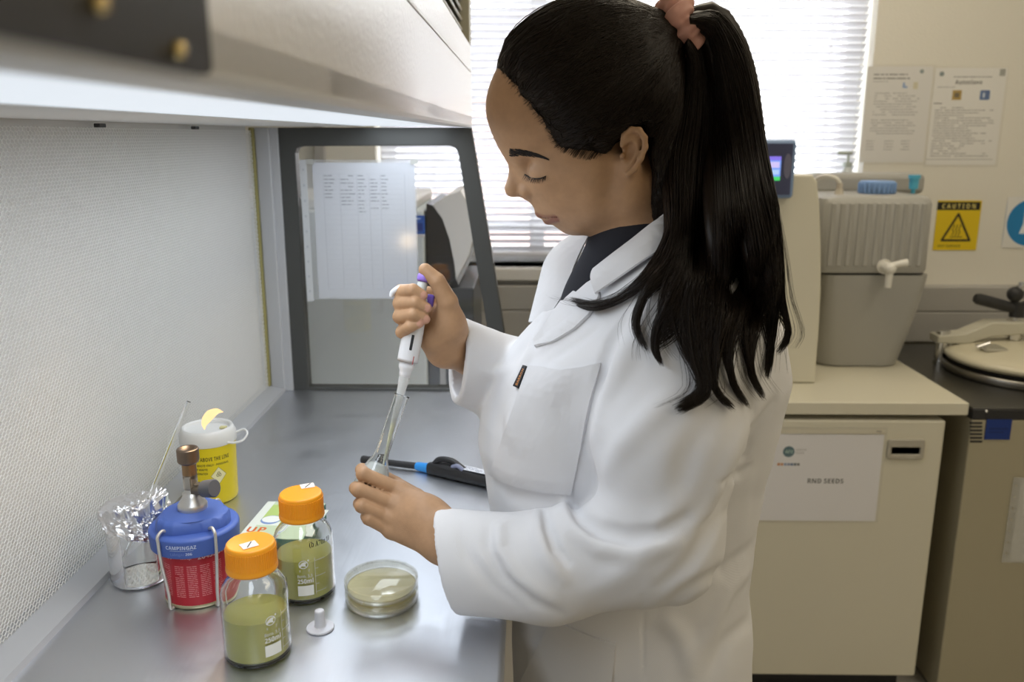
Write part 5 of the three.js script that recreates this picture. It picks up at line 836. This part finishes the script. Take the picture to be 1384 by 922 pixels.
// a sheet stretched between two curves of places, with a bulge and a thickness
function sheetBetween(A, B, nu, nv, bulge, thick) {
  const ca = new THREE.CatmullRomCurve3(A, false, 'centripetal'), cb = new THREE.CatmullRomCurve3(B, false, 'centripetal'), G = [];
  for (let j = 0; j <= nv; j++) for (let i = 0; i <= nu; i++) G.push(ca.getPoint(i / nu).lerp(cb.getPoint(i / nu), j / nv));
  const w = nu + 1, N = G.map((p, q) => { const i = q % w, j = (q - i) / w, a = G[j * w + Math.min(nu, i + 1)].clone().sub(G[j * w + Math.max(0, i - 1)]), b = G[Math.min(nv, j + 1) * w + i].clone().sub(G[Math.max(0, j - 1) * w + i]); return a.cross(b).normalize(); });
  const pos = [], idx = [], uv = []; for (const o of [1, 0]) G.forEach((p, q) => { const j = (q - q % w) / w, k = bulge * Math.sin(Math.PI * j / nv) + (o ? thick : 0); pos.push(p.x + N[q].x * k, p.y + N[q].y * k, p.z + N[q].z * k); uv.push(p.x, p.y); });
  const L = G.length; for (let j = 0; j < nv; j++) for (let i = 0; i < nu; i++) { const a = j * w + i; idx.push(a, a + 1, a + w, a + 1, a + w + 1, a + w); idx.push(L + a, L + a + w, L + a + 1, L + a + 1, L + a + w, L + a + w + 1); }
  const rim = []; for (let i = 0; i < nu; i++) rim.push(i); for (let j = 0; j < nv; j++) rim.push(j * w + nu); for (let i = nu; i > 0; i--) rim.push(nv * w + i); for (let j = nv; j > 0; j--) rim.push(j * w);
  rim.forEach((a, i) => { const b = rim[(i + 1) % rim.length]; idx.push(a, L + a, b, b, L + a, L + b); });
  const g = new THREE.BufferGeometry(); g.setAttribute('position', new THREE.Float32BufferAttribute(pos, 3)); g.setAttribute('uv', new THREE.Float32BufferAttribute(uv, 2)); g.setIndex(idx); return toCreasedNormals(g, 0.9);
}

const person = thing('person', 'person in a white lab coat with a long dark ponytail pipetting into a small flask', 'person');
const skinM = new THREE.MeshPhysicalMaterial({ vertexColors: true, roughness: 0.5, bumpMap: rep(texFine, 14, 14), bumpScale: 0.00015, specularIntensity: 0.6 });
const hairM = M([0.015, 0.0095, 0.0062], { roughness: 0.42, specularIntensity: 0.5 });
const cottonM = M([0.75, 0.75, 0.77], { roughness: 0.85, sheen: 0.15, sheenRoughness: 0.6, bumpMap: rep(texWeave, 16, 16), bumpScale: 0.0001 });
const darkCloth = M([0.012, 0.013, 0.020], { roughness: 0.9 });
const SKIN = [0.46, 0.275, 0.155], LIP = [0.29, 0.125, 0.085], NAIL = [0.60, 0.33, 0.24];
// ---- body: one surface of head, hands, trunk and legs
{
  const hip = S(850, 1010), legs = [];
  const bodyF = blend([[(x, y, z) => Math.max(torsoF(x, y, z, 0.03), hip.y - 0.06 - y, yokeD(x, y, z) + 0.05), 0], [rcone(S(862, 300), S(868, 400), 50 * mm, 62 * mm), 0.03],
    [rcone(shoL, armM, 44 * mm, 42 * mm), 0.03], [rcone(armM, elbL, 42 * mm, 36 * mm), 0.02], [rcone(elbL, J(665, 757, -0.886), 36 * mm, 24 * mm), 0.02],
    [rcone(shoR, elbR, 42 * mm, 36 * mm), 0.03], [rcone(elbR, J(670, 502, -1.115), 36 * mm, 22 * mm), 0.02],
    ...[-0.085, 0.085].flatMap(s => { const a = V3(hip.x, hip.y - 0.02, Z0 + s), b = V3(hip.x + 0.01, 0.46, Z0 + s), c = V3(hip.x + 0.04, 0.09, Z0 + s); return [[rcone(a, b, 80 * mm, 52 * mm), 0.03], [rcone(b, c, 52 * mm, 36 * mm), 0.02], [rcone(V3(c.x + 0.02, 0.06, c.z), V3(c.x - 0.13, 0.045, c.z), 30 * mm, 26 * mm), 0.02]]; })]);
  const gs = [];
  const box = (f, lo, hi, h) => { const g = netMesh(f, lo, hi, h); gs.push(g); return g; };
  box(headF, V3(S(655, 150).x - 0.01, S(800, 400).y, Z0 - 0.095), V3(S(935, 300).x + 0.01, S(800, -30).y, Z0 + 0.095), 0.0024);
  box(leftHandF, V3(LH.middle[2].x - 0.02, lwB.y - 0.05, -1.02), V3(J(665, 750, -0.9).x, LH.index[1].y + 0.03, -0.84), 0.0021);
  box(rightHandF, V3(RH.ring[1].x - 0.02, J(620, 530, -1.05).y, -1.13), V3(J(660, 500, -1.05).x, J(575, 345, -1.02).y, -0.97), 0.0021);
  box(bodyF, V3(-0.14, 0.0, Z0 - 0.30), V3(0.42, 1.40, Z0 + 0.30), 0.014);
  const lipA = [S(730, 288, 0.005), S(753, 290, 0.029)], lipB = [S(741, 297, 0.004), S(753, 294, 0.027)], nails = [...Object.values(RH).map(f => f[3].clone().add(V3(0.004, 0.001, 0.006)))];
  const all = mergeGeometries(gs.map(g => { g.deleteAttribute('uv'); return g; })), P = all.attributes.position, col = new Float32Array(P.count * 3), uv = new Float32Array(P.count * 2);
  for (let i = 0; i < P.count; i++) {
    const x = P.getX(i), y = P.getY(i), z = P.getZ(i); let c = SKIN.slice(); const n = 1 + 0.10 * noise(x * 60, y * 60, z * 60) + 0.06 * noise(x * 200, y * 200, z * 200); c = c.map(q => q * n);
    const zz = z < Z0 ? 2 * Z0 - z : z; const dl = Math.min(segD2(x, y, zz, ...lipA)[0], segD2(x, y, zz, ...lipB)[0]); if (dl < 4.6e-5) { const t = Math.min(1, (4.6e-5 - dl) / 2.2e-5); c = c.map((q, k) => q + (LIP[k] - q) * t); }
    for (const q of nails) { const d = Math.hypot(x - q.x, y - q.y, z - q.z); if (d < 0.0056) c = NAIL.slice(); }
    col.set(c, i * 3); uv[i * 2] = x + z; uv[i * 2 + 1] = y;
  }
  all.setAttribute('color', new THREE.BufferAttribute(col, 3)); all.setAttribute('uv', new THREE.BufferAttribute(uv, 2));
  part('body', all, skinM, person, 'brown skinned head, neck and hands');
  // shirt, trousers, shoes
  const shirtF = blend([[rcone(S(862, 322), S(830, 420), 59 * mm, 62 * mm), 0], [rcone(S(830, 420), S(850, 560), 62 * mm, 90 * mm), 0.03]]);
  part('shirt', netMesh(shirtF, V3(S(730, 0).x, S(0, 640).y, Z0 - 0.12), V3(S(960, 0).x, S(0, 290).y, Z0 + 0.12), 0.006), darkCloth, person, 'black shirt in the neck of the coat');
  const tr = []; for (const s of [-0.085, 0.085]) { const a = V3(hip.x, hip.y - 0.01, Z0 + s), b = V3(hip.x + 0.01, 0.46, Z0 + s), c = V3(hip.x + 0.04, 0.085, Z0 + s); tr.push([rcone(a, b, 98 * mm, 72 * mm), 0.03], [rcone(b, c, 72 * mm, 62 * mm), 0.02]); }
  const trF = blend(tr); part('trousers', netMesh((x, y, z) => Math.max(trF(x, y, z), 0.06 - y), V3(hip.x - 0.16, 0.04, Z0 - 0.22), V3(hip.x + 0.2, hip.y + 0.12, Z0 + 0.22), 0.012), M([0.02, 0.022, 0.03], { roughness: 0.9 }), person, 'dark trousers');
  for (const s of [-0.085, 0.085]) { const x = hip.x + 0.04; const sf = blend([[rcone(V3(x + 0.03, 0.05, Z0 + s), V3(x - 0.15, 0.036, Z0 + s), 44 * mm, 36 * mm), 0], [rcone(V3(x + 0.03, 0.06, Z0 + s), V3(x + 0.0, 0.09, Z0 + s), 40 * mm, 38 * mm), 0.02]]); part('shoe', netMesh((a, b, c) => Math.max(sf(a, b, c), 0.001 - b), V3(x - 0.22, -0.01, Z0 + s - 0.06), V3(x + 0.12, 0.15, Z0 + s + 0.06), 0.008), M([0.02, 0.02, 0.02], { roughness: 0.5 }), person, 'black shoe'); }
}
// ---- lab coat
{
  const lo = V3(J(585, 780, -0.89).x - 0.03, HEM - 0.02, Z0 - 0.30), hi = V3(S(1090, 500).x, S(900, 270).y + 0.01, -0.76);
  const coat = part('lab_coat', netMesh(coatF, lo, hi, 0.0042), cottonM, person, 'white cotton lab coat');
  part('chest_pocket', drape([[[716, 496], [730, 497], [760, 501], [790, 496], [812, 490]], [[664, 640], [682, 650], [704, 657], [738, 664], [772, 667]]], 26, 30, 0.0036, 0.006), cottonM, coat, 'white patch pocket');
  part('hip_pocket', drape([[[748, 836], [775, 848], [805, 861], [832, 869]], [[700, 935], [740, 940], [780, 945], [824, 950]]], 20, 24, 0.0050, 0.006, torsoF), cottonM, coat, 'white patch pocket');
  const tag = decal((x, W, H) => { x.fillStyle = '#16161a'; x.fillRect(0, 0, W, H); x.save(); x.translate(W * 0.78, H * 0.93); x.rotate(-Math.PI / 2); x.fillStyle = '#c9823c'; x.font = 'bold 58px sans-serif'; x.fillText('BARRON', 0, 0, H * 0.86); x.restore(); }, 96, 300);
  part('name_tag', drape([[[709.5, 496], [715, 497.5]], [[697.5, 523.5], [704, 527]]], 4, 8, 0.0052, 0.005), tag, coat, 'small black woven tag with orange lettering');
  // collar: fold line near the neck, leaf lying outside it
  const C = a => a.map(([u, v, s]) => S(u, v, s));
  const on = (u, v, o) => { let p = null; for (let k = 0; k < 30 && !p; k++) p = hit(coatF, u + k * 0.7, v + k * 1.2); return p.addScaledVector(gradOf(coatF, p, 0.004), o); };
  const foldN = C([[950, 296, 0.0], [940, 286, 0.040], [914, 280, 0.064], [885, 300, 0.072], [854, 325, 0.070], [826, 346, 0.062], [803, 364, 0.052]]);
  const leafN = [S(972, 332, 0.0), S(962, 332, 0.06), on(928, 322, 0.010), on(899, 342, 0.007), on(869, 362, 0.006), on(838, 383, 0.006), on(810, 402, 0.006)];
  const standN = C([[936, 340, 0.0], [928, 336, 0.036], [905, 334, 0.056], [884, 340, 0.060], [858, 354, 0.058], [832, 372, 0.050], [808, 386, 0.042]]);
  part('collar', merge([sheetBetween(foldN, leafN, 44, 10, 0.006, 0.0026), sheetBetween(foldN, standN, 44, 6, -0.002, -0.002)]), cottonM, coat, 'white turned-down collar');
  const farLeaf = C([[972, 332, 0], [962, 332, 0.06], [928, 322, 0.098], [899, 342, 0.100], [869, 362, 0.098], [838, 383, 0.090], [810, 402, 0.078]]).map(MZ);
  part('collar', merge([sheetBetween(farLeaf, foldN.map(MZ), 44, 10, 0.006, 0.0026), sheetBetween(standN.map(MZ), foldN.map(MZ), 44, 6, -0.002, -0.002)]), cottonM, coat, 'white turned-down collar');
  part('lapel', drape([[[805, 371], [786, 385], [766, 402], [744, 432], [722, 462]], [[812, 403], [799, 426], [778, 446], [750, 462], [724, 470]]], 30, 12, 0.0046, 0.004), cottonM, coat, 'white lapel');
  part('lapel', sheetBetween(C([[780, 314, -0.092], [752, 334, -0.086], [738, 352, -0.074], [727, 392, -0.050], [716, 436, -0.02]]), C([[800, 314, -0.056], [788, 336, -0.050], [777, 360, -0.040], [763, 397, -0.010], [736, 440, 0.006]]), 24, 8, 0.004, 0.0026), cottonM, coat, 'white lapel');
}
// ---- hair
{
  const hp = [[662, 84], [688, 106], [710, 134], [738, 170], [753, 196], [772, 207], [798, 212], [818, 205], [832, 186], [848, 168], [868, 168], [880, 190], [884, 240], [878, 300], [905, 335], [985, 335], [1000, 0], [920, -80], [700, -80], [650, 10]].map(p => S(p[0], p[1], 0.045));
  const poly = hp.map(p => [p.x, p.y]);
  const polyD = (x, y) => { let d = 1e9, ins = false; for (let i = 0, j = poly.length - 1; i < poly.length; j = i++) { const [ax, ay] = poly[j], [bx, by] = poly[i], ex = bx - ax, ey = by - ay, t = Math.max(0, Math.min(1, ((x - ax) * ex + (y - ay) * ey) / (ex * ex + ey * ey))); d = Math.min(d, Math.hypot(x - ax - ex * t, y - ay - ey * t)); if ((ay > y) !== (by > y) && x < (bx - ax) * (y - ay) / (by - ay) + ax) ins = !ins; } return ins ? -d : d; };
  const knot = S(912, 42), nape = rcone(S(868, 250), S(862, 310), 60 * mm, 50 * mm), backB = rcone(S(815, 105), S(890, 60), 76 * mm, 26 * mm), backC = rcone(S(838, 150), S(856, 210), 66 * mm, 60 * mm);
  const hairBase = (x, y, z) => smin(smin(smin(skull(x, y, z), backB(x, y, z), 0.05), backC(x, y, z), 0.03), nape(x, y, z), 0.02);
  const capF = (x, y, z) => { const b = hairBase(x, y, z); if (b > 0.04) return b - 0.01; const q = polyD(x, y) + 0.0035 * noise(x * 110, y * 110, z * 40) + 0.002 * noise(x * 300, y * 300, 5), t = Math.min(0.009, 0.0005 - q * 0.34) + 0.0012 * noise(x * 90, y * 20, z * 60); return smax(b - t, q, 0.002); };
  const hair = part('hair', netMesh(capF, V3(S(655, 0).x, S(0, 345).y, Z0 - 0.1), V3(S(960, 0).x, S(0, -50).y, Z0 + 0.1), 0.003), hairM, person, 'dark brown hair combed back');
  // strands as thin triangular rods
  const pos = [], nor = [], idx = [];
  const strand = (P, r0, r1) => { const k0 = pos.length / 3, n = P.length; let N = V3(0, 0, 1); for (let i = 0; i < n; i++) { const T = P[Math.min(n - 1, i + 1)].clone().sub(P[Math.max(0, i - 1)]).normalize(); N.addScaledVector(T, -N.dot(T)); if (N.lengthSq() < 1e-6) N.set(T.y, -T.x, 0.01); N.normalize(); const B = T.clone().cross(N), t = i / (n - 1), r = (r0 + (r1 - r0) * t) * (t > 0.85 ? (1 - t) / 0.15 * 0.8 + 0.2 : 1); for (let j = 0; j < 3; j++) { const a = j * 2.0944, d = N.clone().multiplyScalar(Math.cos(a)).addScaledVector(B, Math.sin(a)); pos.push(P[i].x + d.x * r, P[i].y + d.y * r, P[i].z + d.z * r); nor.push(d.x, d.y, d.z); } } for (let i = 0; i < n - 1; i++) for (let j = 0; j < 3; j++) { const a = k0 + i * 3 + j, b = k0 + i * 3 + (j + 1) % 3; idx.push(a, b, a + 3, b, b + 3, a + 3); } };
  const take = () => { const g = new THREE.BufferGeometry(); g.setAttribute('position', new THREE.Float32BufferAttribute(pos, 3)); g.setAttribute('normal', new THREE.Float32BufferAttribute(nor, 3)); g.setIndex(idx.slice()); pos.length = nor.length = idx.length = 0; return g; };
  const hl = [[668, 82], [688, 106], [710, 134], [738, 170], [753, 196], [772, 207], [798, 212], [818, 205], [832, 186], [848, 168], [868, 170], [880, 195], [884, 240], [880, 295]];
  for (let q = 0; q < 4200; q++) {
    let s = null, u, v; const edge = q < 1300;
    if (edge) { const f = rnd() * (hl.length - 1.001), k = Math.floor(f), t = f - k; u = hl[k][0] + (hl[k + 1][0] - hl[k][0]) * t + rr(-1, 4); v = hl[k][1] + (hl[k + 1][1] - hl[k][1]) * t - rr(0, 5); }
    else { u = rr(664, 900); v = rr(-45, 300); if (polyD(S(u, v, 0.045).x, S(u, v, 0.045).y) > -0.001) continue; }
    s = hit(capF, u, v); if (!s || s.x > knot.x - 0.01) continue;
    const far = rnd() < 0.22; s = settle(capF, s, 0.0005, 3);
    const e = knot.clone().add(V3(rr(-0.006, 0.004), rr(-0.02, 0.02), rr(0, 0.022))), P = [], n = 14, sag = rr(-0.010, 0.010), of = rr(0.0002, 0.0018);
    for (let i = 0; i <= n; i++) { const w = i / n, p = s.clone().lerp(e, w); p.y += sag * Math.sin(Math.PI * w); const r = i < n ? settle(capF, p, of * Math.min(1, w * 6 + 0.1), 4) : p; P.push(far ? MZ(r) : r); }
    strand(P, 0.0006, 0.0006);
  }
  // fine short hairs along the hairline
  for (let q = 0; q < 420; q++) { const f = rnd() * 8, k = Math.floor(f), t = f - k, u = hl[k][0] + (hl[k + 1][0] - hl[k][0]) * t + rr(-5, 2), v = hl[k][1] + (hl[k + 1][1] - hl[k][1]) * t + rr(-1, 6); const h0 = hit(headF, u, v); if (!h0) continue; const p = settle(headF, h0, 0.0003, 2), P = [p], L = rr(0.012, 0.03); for (let i = 1; i < 5; i++) P.push(settle(headF, p.clone().lerp(knot, L * i), 0.0004 + 0.0006 * i, 3)); strand(P, 0.00014, 0.0002); }
  part('hair_strands', take(), hairM, hair).userData.kind = 'stuff';

  // ponytail
  const G = [
    [[930, 24], [965, 18], [992, 52], [1010, 105], [1021, 160], [1032, 220], [1045, 280], [1054, 345], [1058, 405], [1066, 450], [1050, 476]],
    [[930, 28], [962, 30], [985, 75], [1002, 140], [1012, 200], [1022, 260], [1036, 325], [1044, 390], [1042, 440], [1040, 480], [1035, 510]],
    [[930, 32], [958, 40], [978, 95], [990, 160], [1000, 225], [1010, 290], [1020, 350], [1022, 405], [1012, 450], [1014, 500], [1032, 538]],
    [[930, 36], [954, 48], [970, 110], [980, 180], [986, 250], [992, 310], [996, 365], [996, 415], [984, 460], [988, 510], [1010, 548]],
    [[929, 40], [950, 56], [963, 120], [968, 190], [970, 260], [972, 320], [974, 375], [970, 425], [964, 475], [966, 525], [992, 552]],
    [[928, 46], [946, 64], [955, 130], [955, 200], [954, 265], [954, 325], [955, 380], [952, 430], [952, 480], [955, 530], [916, 556]],
    [[927, 52], [942, 72], [946, 140], [940, 205], [936, 270], [934, 330], [934, 385], [932, 432], [938, 480], [948, 528], [912, 552]],
    [[926, 58], [938, 80], [938, 145], [930, 210], [926, 270], [924, 325], [918, 370], [900, 410], [888, 440], [884, 470], [894, 492]],
    [[925, 62], [934, 88], [928, 150], [918, 215], [917, 270], [916, 315], [904, 354], [878, 385], [864, 415], [860, 440], [874, 474]],
    [[925, 64], [930, 94], [920, 155], [908, 220], [911, 272], [910, 312], [896, 350], [868, 384], [836, 405], [802, 416], [764, 400]],
    [[925, 66], [928, 98], [914, 158], [902, 222], [907, 272], [906, 308], [890, 345], [866, 378], [836, 402], [806, 410], [770, 404]]];
  const zAt = (u, v) => { const h = hit(coatF, u, v); return h ? h.z : Z0 + 0.17; };
  const guides = G.map((g, gi) => { const z8 = []; const m = g.length; return g.map(([u, v], i) => { let z; const lat = Z0 + 0.012 + 0.02 * Math.sin(gi); if (v < 150) z = lat; else if (v < 330) { const t = (v - 150) / 180, s = t * t * (3 - 2 * t); z = lat + (Math.min(zAt(u, 345) + 0.012, -0.82) - lat) * s * 0.9; } else z = zAt(u, v) + (u > 1050 ? -0.01 : v < 430 ? 0.017 : 0.010); return onZ(u, v, z); }); });
  const curves = guides.map(g => new THREE.CatmullRomCurve3(g, false, 'centripetal'));
  const cores = curves.slice(0, 10).map((c, i) => { const n = 22, P = [], R = []; for (let k = 0; k <= n; k++) { const t = k / n; P.push(c.getPoint(t).add(V3(0, 0, t < 0.6 ? -0.018 : -0.010 * (1 - t)))); R.push((i > 6 ? 0.75 : 1) * (t < 0.1 ? 0.010 + t * 0.06 : t < 0.3 ? 0.017 : t < 0.7 ? 0.017 - (t - 0.3) * 0.03 : 0.0042 * (1 - t) / 0.3 + 0.0003)); } return bar(P, R, 9, 0); });
  const tail = part('ponytail', merge(cores), hairM, person, 'long dark ponytail falling over the shoulder');
  for (let q = 0; q < 4600; q++) {
    const cs = rnd(), w = cs < 0.74 ? rnd() * 6.99 : cs < 0.86 ? 9 + rnd() * 0.99 : 7 + rnd() * 1.99, k = Math.min(curves.length - 2, Math.floor(w)); let s = w - k; const n = 26, P = [], ox = rr(-1, 1), oz = rnd(), snap = rnd() < 0.5 ? 0 : 1, len = rnd() < 0.75 ? rr(0.93, 1) : rr(0.7, 1), wig = rr(0, 6), late = k >= 7 && k < 9 ? rr(0.48, 0.58) : rr(0.50, 0.70);
    for (let i = 0; i <= n; i++) { const t = i / n * len, cl = Math.max(0, Math.min(1, (t - late) / 0.2)), ss = s + (snap - s) * cl * 0.94; const a = curves[k].getPoint(t), b = curves[k + 1].getPoint(t); const p = a.lerp(b, ss); const sp = 0.006 * (1 - cl * 0.55); p.x += ox * sp * Math.min(1, t * 4); p.y += 0.002 * Math.sin(t * 9 + wig); p.z += (t < 0.6 ? 0.014 : 0.005) * (oz * 1.5 - 0.4) + 0.002 * Math.sin(t * 12 + wig); P.push(p); }
    strand(P, 0.00052, 0.00036);
  }
  for (let q = 0; q < 170; q++) {   // flyaway hairs
    const c = curves[Math.floor(rnd() * curves.length)], P = [], ox = rr(-0.03, 0.022), st = rr(0.35, 0.6); for (let i = 0; i <= 18; i++) { const t = st + (1 - st) * i / 18 * 0.98, p = c.getPoint(t); const e = Math.pow(i / 18, 1.5); p.x += ox * e; p.y += rr(0, 0.001) + 0.004 * e; p.z += 0.006 + 0.004 * e; P.push(p); } strand(P, 0.0002, 0.00015);
  }
  part('ponytail_strands', take(), hairM, tail).userData.kind = 'stuff';
  // eyebrows and lashes
  for (const far of [false, true]) {
    const br = [[688, 205.5], [698, 205], [710, 206], [723, 208.5], [736, 213]], n = 300;
    for (let q = 0; q < n; q++) { const f = rnd() * 3.999, k = Math.floor(f), t = f - k, u = br[k][0] + (br[k + 1][0] - br[k][0]) * t, v = br[k][1] + (br[k + 1][1] - br[k][1]) * t + rr(-5, 5) * (1 - f / 5.2); const P = []; let p = settle(headF, hit(headF, u, v) || S(u + 6, v, 0.02), 0.0004, 3); for (let i = 0; i < 5; i++) { P.push(far ? MZ(p) : p); p = settle(headF, p.clone().add(V3(0.0017, 0.0004 - 0.0003 * f, 0)), 0.0006, 3); } strand(P, 0.00045, 0.0003); }
    const eye = [[709, 236], [715, 239.5], [723, 241.5], [731, 241], [738, 237.5]];
    const line = eye.map(([u, v]) => settle(headF, hit(headF, u, v) || S(u, v, 0.03), 0.0002, 3));
    strand(line.map(p => far ? MZ(p) : p), 0.0011, 0.0011);
    const c = new THREE.CatmullRomCurve3(line); for (let q = 0; q < 46; q++) { const t = rnd(), p = c.getPoint(t), o = V3(-0.0036 + 0.003 * t, -0.0062, 0.003).multiplyScalar(rr(0.7, 1.1)), P = [p, p.clone().addScaledVector(o, 0.5).add(V3(0, -0.0004, 0)), p.clone().add(o)]; strand(P.map(a => far ? MZ(a) : a), 0.0003, 0.0001); }
  }
  part('brows_and_lashes', take(), hairM, person, 'dark brows and lashes').userData.kind = 'stuff';
  // scrunchie
  const ax = S(950, 24).sub(S(906, 44)).normalize(), N1 = V3(0, 0, 1), N2 = ax.clone().cross(N1).normalize(), cc = S(919, 38), nA = 120, nB = 40, sp = [], si = [];
  for (let i = 0; i < nA; i++) for (let j = 0; j < nB; j++) { const a = i / nA * Math.PI * 2, b = j / nB * Math.PI * 2; const rf = 0.0145 + 0.0035 * Math.sin(a * 9 + 1.2 * Math.sin(b)) * (0.6 + 0.4 * Math.cos(b)) + 0.0028 * noise(Math.cos(a) * 4, Math.sin(a) * 4, b * 0.6) + 0.0012 * Math.sin(a * 17 + b * 2), R = 0.025; const er = N1.clone().multiplyScalar(Math.cos(a)).addScaledVector(N2, Math.sin(a)); const p = cc.clone().addScaledVector(er, R + rf * Math.cos(b)).addScaledVector(ax, rf * 1.15 * Math.sin(b) + 0.003 * Math.sin(a * 5)); sp.push(p.x, p.y, p.z); }
  for (let i = 0; i < nA; i++) for (let j = 0; j < nB; j++) { const a = i * nB + j, b = ((i + 1) % nA) * nB + j, c = i * nB + (j + 1) % nB, d = ((i + 1) % nA) * nB + (j + 1) % nB; si.push(a, b, c, b, d, c); }
  const sg = new THREE.BufferGeometry(); sg.setAttribute('position', new THREE.Float32BufferAttribute(sp, 3)); sg.setIndex(si); sg.computeVertexNormals();
  part('scrunchie', sg, M([0.72, 0.38, 0.31], { roughness: 0.5, sheen: 0.4, sheenRoughness: 0.4, side: THREE.DoubleSide }), person, 'dusty pink satin scrunchie');
}
rebase(person);

// ---- pipette in the right hand
{
  const t = thing('micropipette', 'white pipette with a purple button held in the upper hand', 'pipette');
  const A = J(573.5, 371, -1.024), B = J(546, 513, -1.000), L = A.distanceTo(B), d = B.clone().sub(A).normalize();
  const rot = new THREE.Quaternion().setFromUnitVectors(V3(0, -1, 0), d), g = new THREE.Group();
  const put = (n, geo, m, l) => { const q = part(n, geo, m, t, l); q.quaternion.copy(rot); q.position.copy(A); return q; };
  const purple = M([0.32, 0.20, 0.72], { roughness: 0.35 }), wh = M([0.76, 0.77, 0.80], { roughness: 0.3 }), gr = M([0.55, 0.57, 0.58], { roughness: 0.35 });
  put('push_button', lathe([[0, 0.001], [0.0065, 0.0005], [0.0078, -0.0015], [0.0080, -0.006], [0.0070, -0.009], [0, -0.009]], 32), purple, 'purple push button');
  put('plunger_stem', lathe([[0, -0.009], [0.0062, -0.009], [0.0062, -0.030], [0, -0.030]], 28), M([0.62, 0.66, 0.64], { roughness: 0.3 }));
  const s1 = L * 0.83;
  const body = put('body', lathe([[0, -0.026], [0.0085, -0.026], [0.0105, -0.030], [0.0112, -0.045], [0.0125, -0.07], [0.0128, -s1 + 0.004], [0.0126, -s1], [0, -s1]], 40), wh, 'white body');
  const win = part('volume_window', rbox(0.0035, 0.019, 0.002, 0.0008), M([0.03, 0.03, 0.035], { roughness: 0.2 }), body, 'dark volume window'); win.position.set(0.002, -0.083, 0.0119);
  const rd = part('red_print', rbox(0.0012, 0.010, 0.0006, 0.0002), M([0.55, 0.16, 0.16]), body); rd.position.set(0.0075, -0.104, 0.0103); rd.rotation.y = 0.6;
  put('finger_hook', bar([[-0.008, -0.028, 0.002], [-0.016, -0.0225, 0.004], [-0.026, -0.0225, 0.004], [-0.033, -0.029, 0.003], [-0.034, -0.034, 0.002]], [0.0045, 0.0042, 0.0038, 0.0034, 0.0022], 12, 24), wh, 'white finger hook');
  put('ejector_button', (() => { const q = rbox(0.010, 0.016, 0.010, 0.003); q.translate(0.0125, -0.030, -0.002); return q; })(), M([0.14, 0.08, 0.42], { roughness: 0.35 }), 'purple ejector');
  put('nose_cone', lathe([[0, -s1], [0.0098, -s1], [0.0092, -s1 - 0.008], [0.0070, -s1 - 0.012], [0.0074, -s1 - 0.014], [0.0066, -s1 - 0.018], [0.0046, -s1 - 0.020], [0.0042, -L], [0, -L]], 32), wh);
  // tip
  const T0 = B.clone().addScaledVector(d, -0.003), T1 = J(517, 634, -0.968);
  const tip = part('tip', merge([bar([T0, T0.clone().lerp(T1, 0.06), T0.clone().lerp(T1, 0.1), T1], [0.0066, 0.0064, 0.0056, 0.0012], 24, 0, false)]), M([0.95, 0.96, 0.96], { roughness: 0.1, transmission: 0.6, thickness: 0 }), t, 'long clear tip');
  part('tip_filter', bar([T0.clone().lerp(T1, 0.45), T0.clone().lerp(T1, 0.49)], [0.0032, 0.003], 16), M([0.05, 0.055, 0.03]), tip, 'dark filter');
  part('tip_liquid', bar([T0.clone().lerp(T1, 0.5), T0.clone().lerp(T1, 0.97)], [0.0029, 0.0007], 16), M([0.66, 0.68, 0.26], { roughness: 0.2 }), tip, 'green yellow liquid');
  rebase(t);
}
// ---- flask in the left hand
{
  const t = thing('small_flask', 'small long-necked glass flask with cloudy liquid held in the lower hand', 'flask');
  const B = J(497, 668, -0.956), T = J(543, 534, -0.990), L = B.distanceTo(T), d = T.clone().sub(B).normalize(), rot = new THREE.Quaternion().setFromUnitVectors(V3(0, 1, 0), d);
  const put = (n, geo, m, l) => { const q = part(n, geo, m, t, l); q.quaternion.copy(rot); q.position.copy(B); return q; };
  put('glass', lathe([[0, 0.001], [0.016, 0], [0.0195, 0.002], [0.0205, 0.006], [0.0198, 0.016], [0.0172, 0.028], [0.0125, 0.040], [0.0095, 0.047], [0.0086, 0.054], [0.0086, L - 0.003], [0.0096, L - 0.0015], [0.0098, L], [0.0088, L + 0.0004], [0.0074, L - 0.003], [0.0072, 0.054], [0.0082, 0.046], [0.0113, 0.039], [0.0160, 0.0275], [0.0187, 0.016], [0.0192, 0.006], [0.0180, 0.0030], [0, 0.0026]], 48), mat.solidGlass, 'clear glass');
  put('liquid', lathe([[0, 0.0032], [0.0172, 0.0036], [0.0186, 0.0065], [0.0180, 0.016], [0.0154, 0.0275], [0.0113, 0.038], [0, 0.038]], 40), M([0.80, 0.84, 0.82], { roughness: 0.3, transmission: 0.12, thickness: 0 }), 'cloudy white liquid');
  rebase(t);
}
scene.traverse(o => { if (o.isMesh) { o.castShadow = true; o.receiveShadow = true; } });
renderer.render(scene, camera);
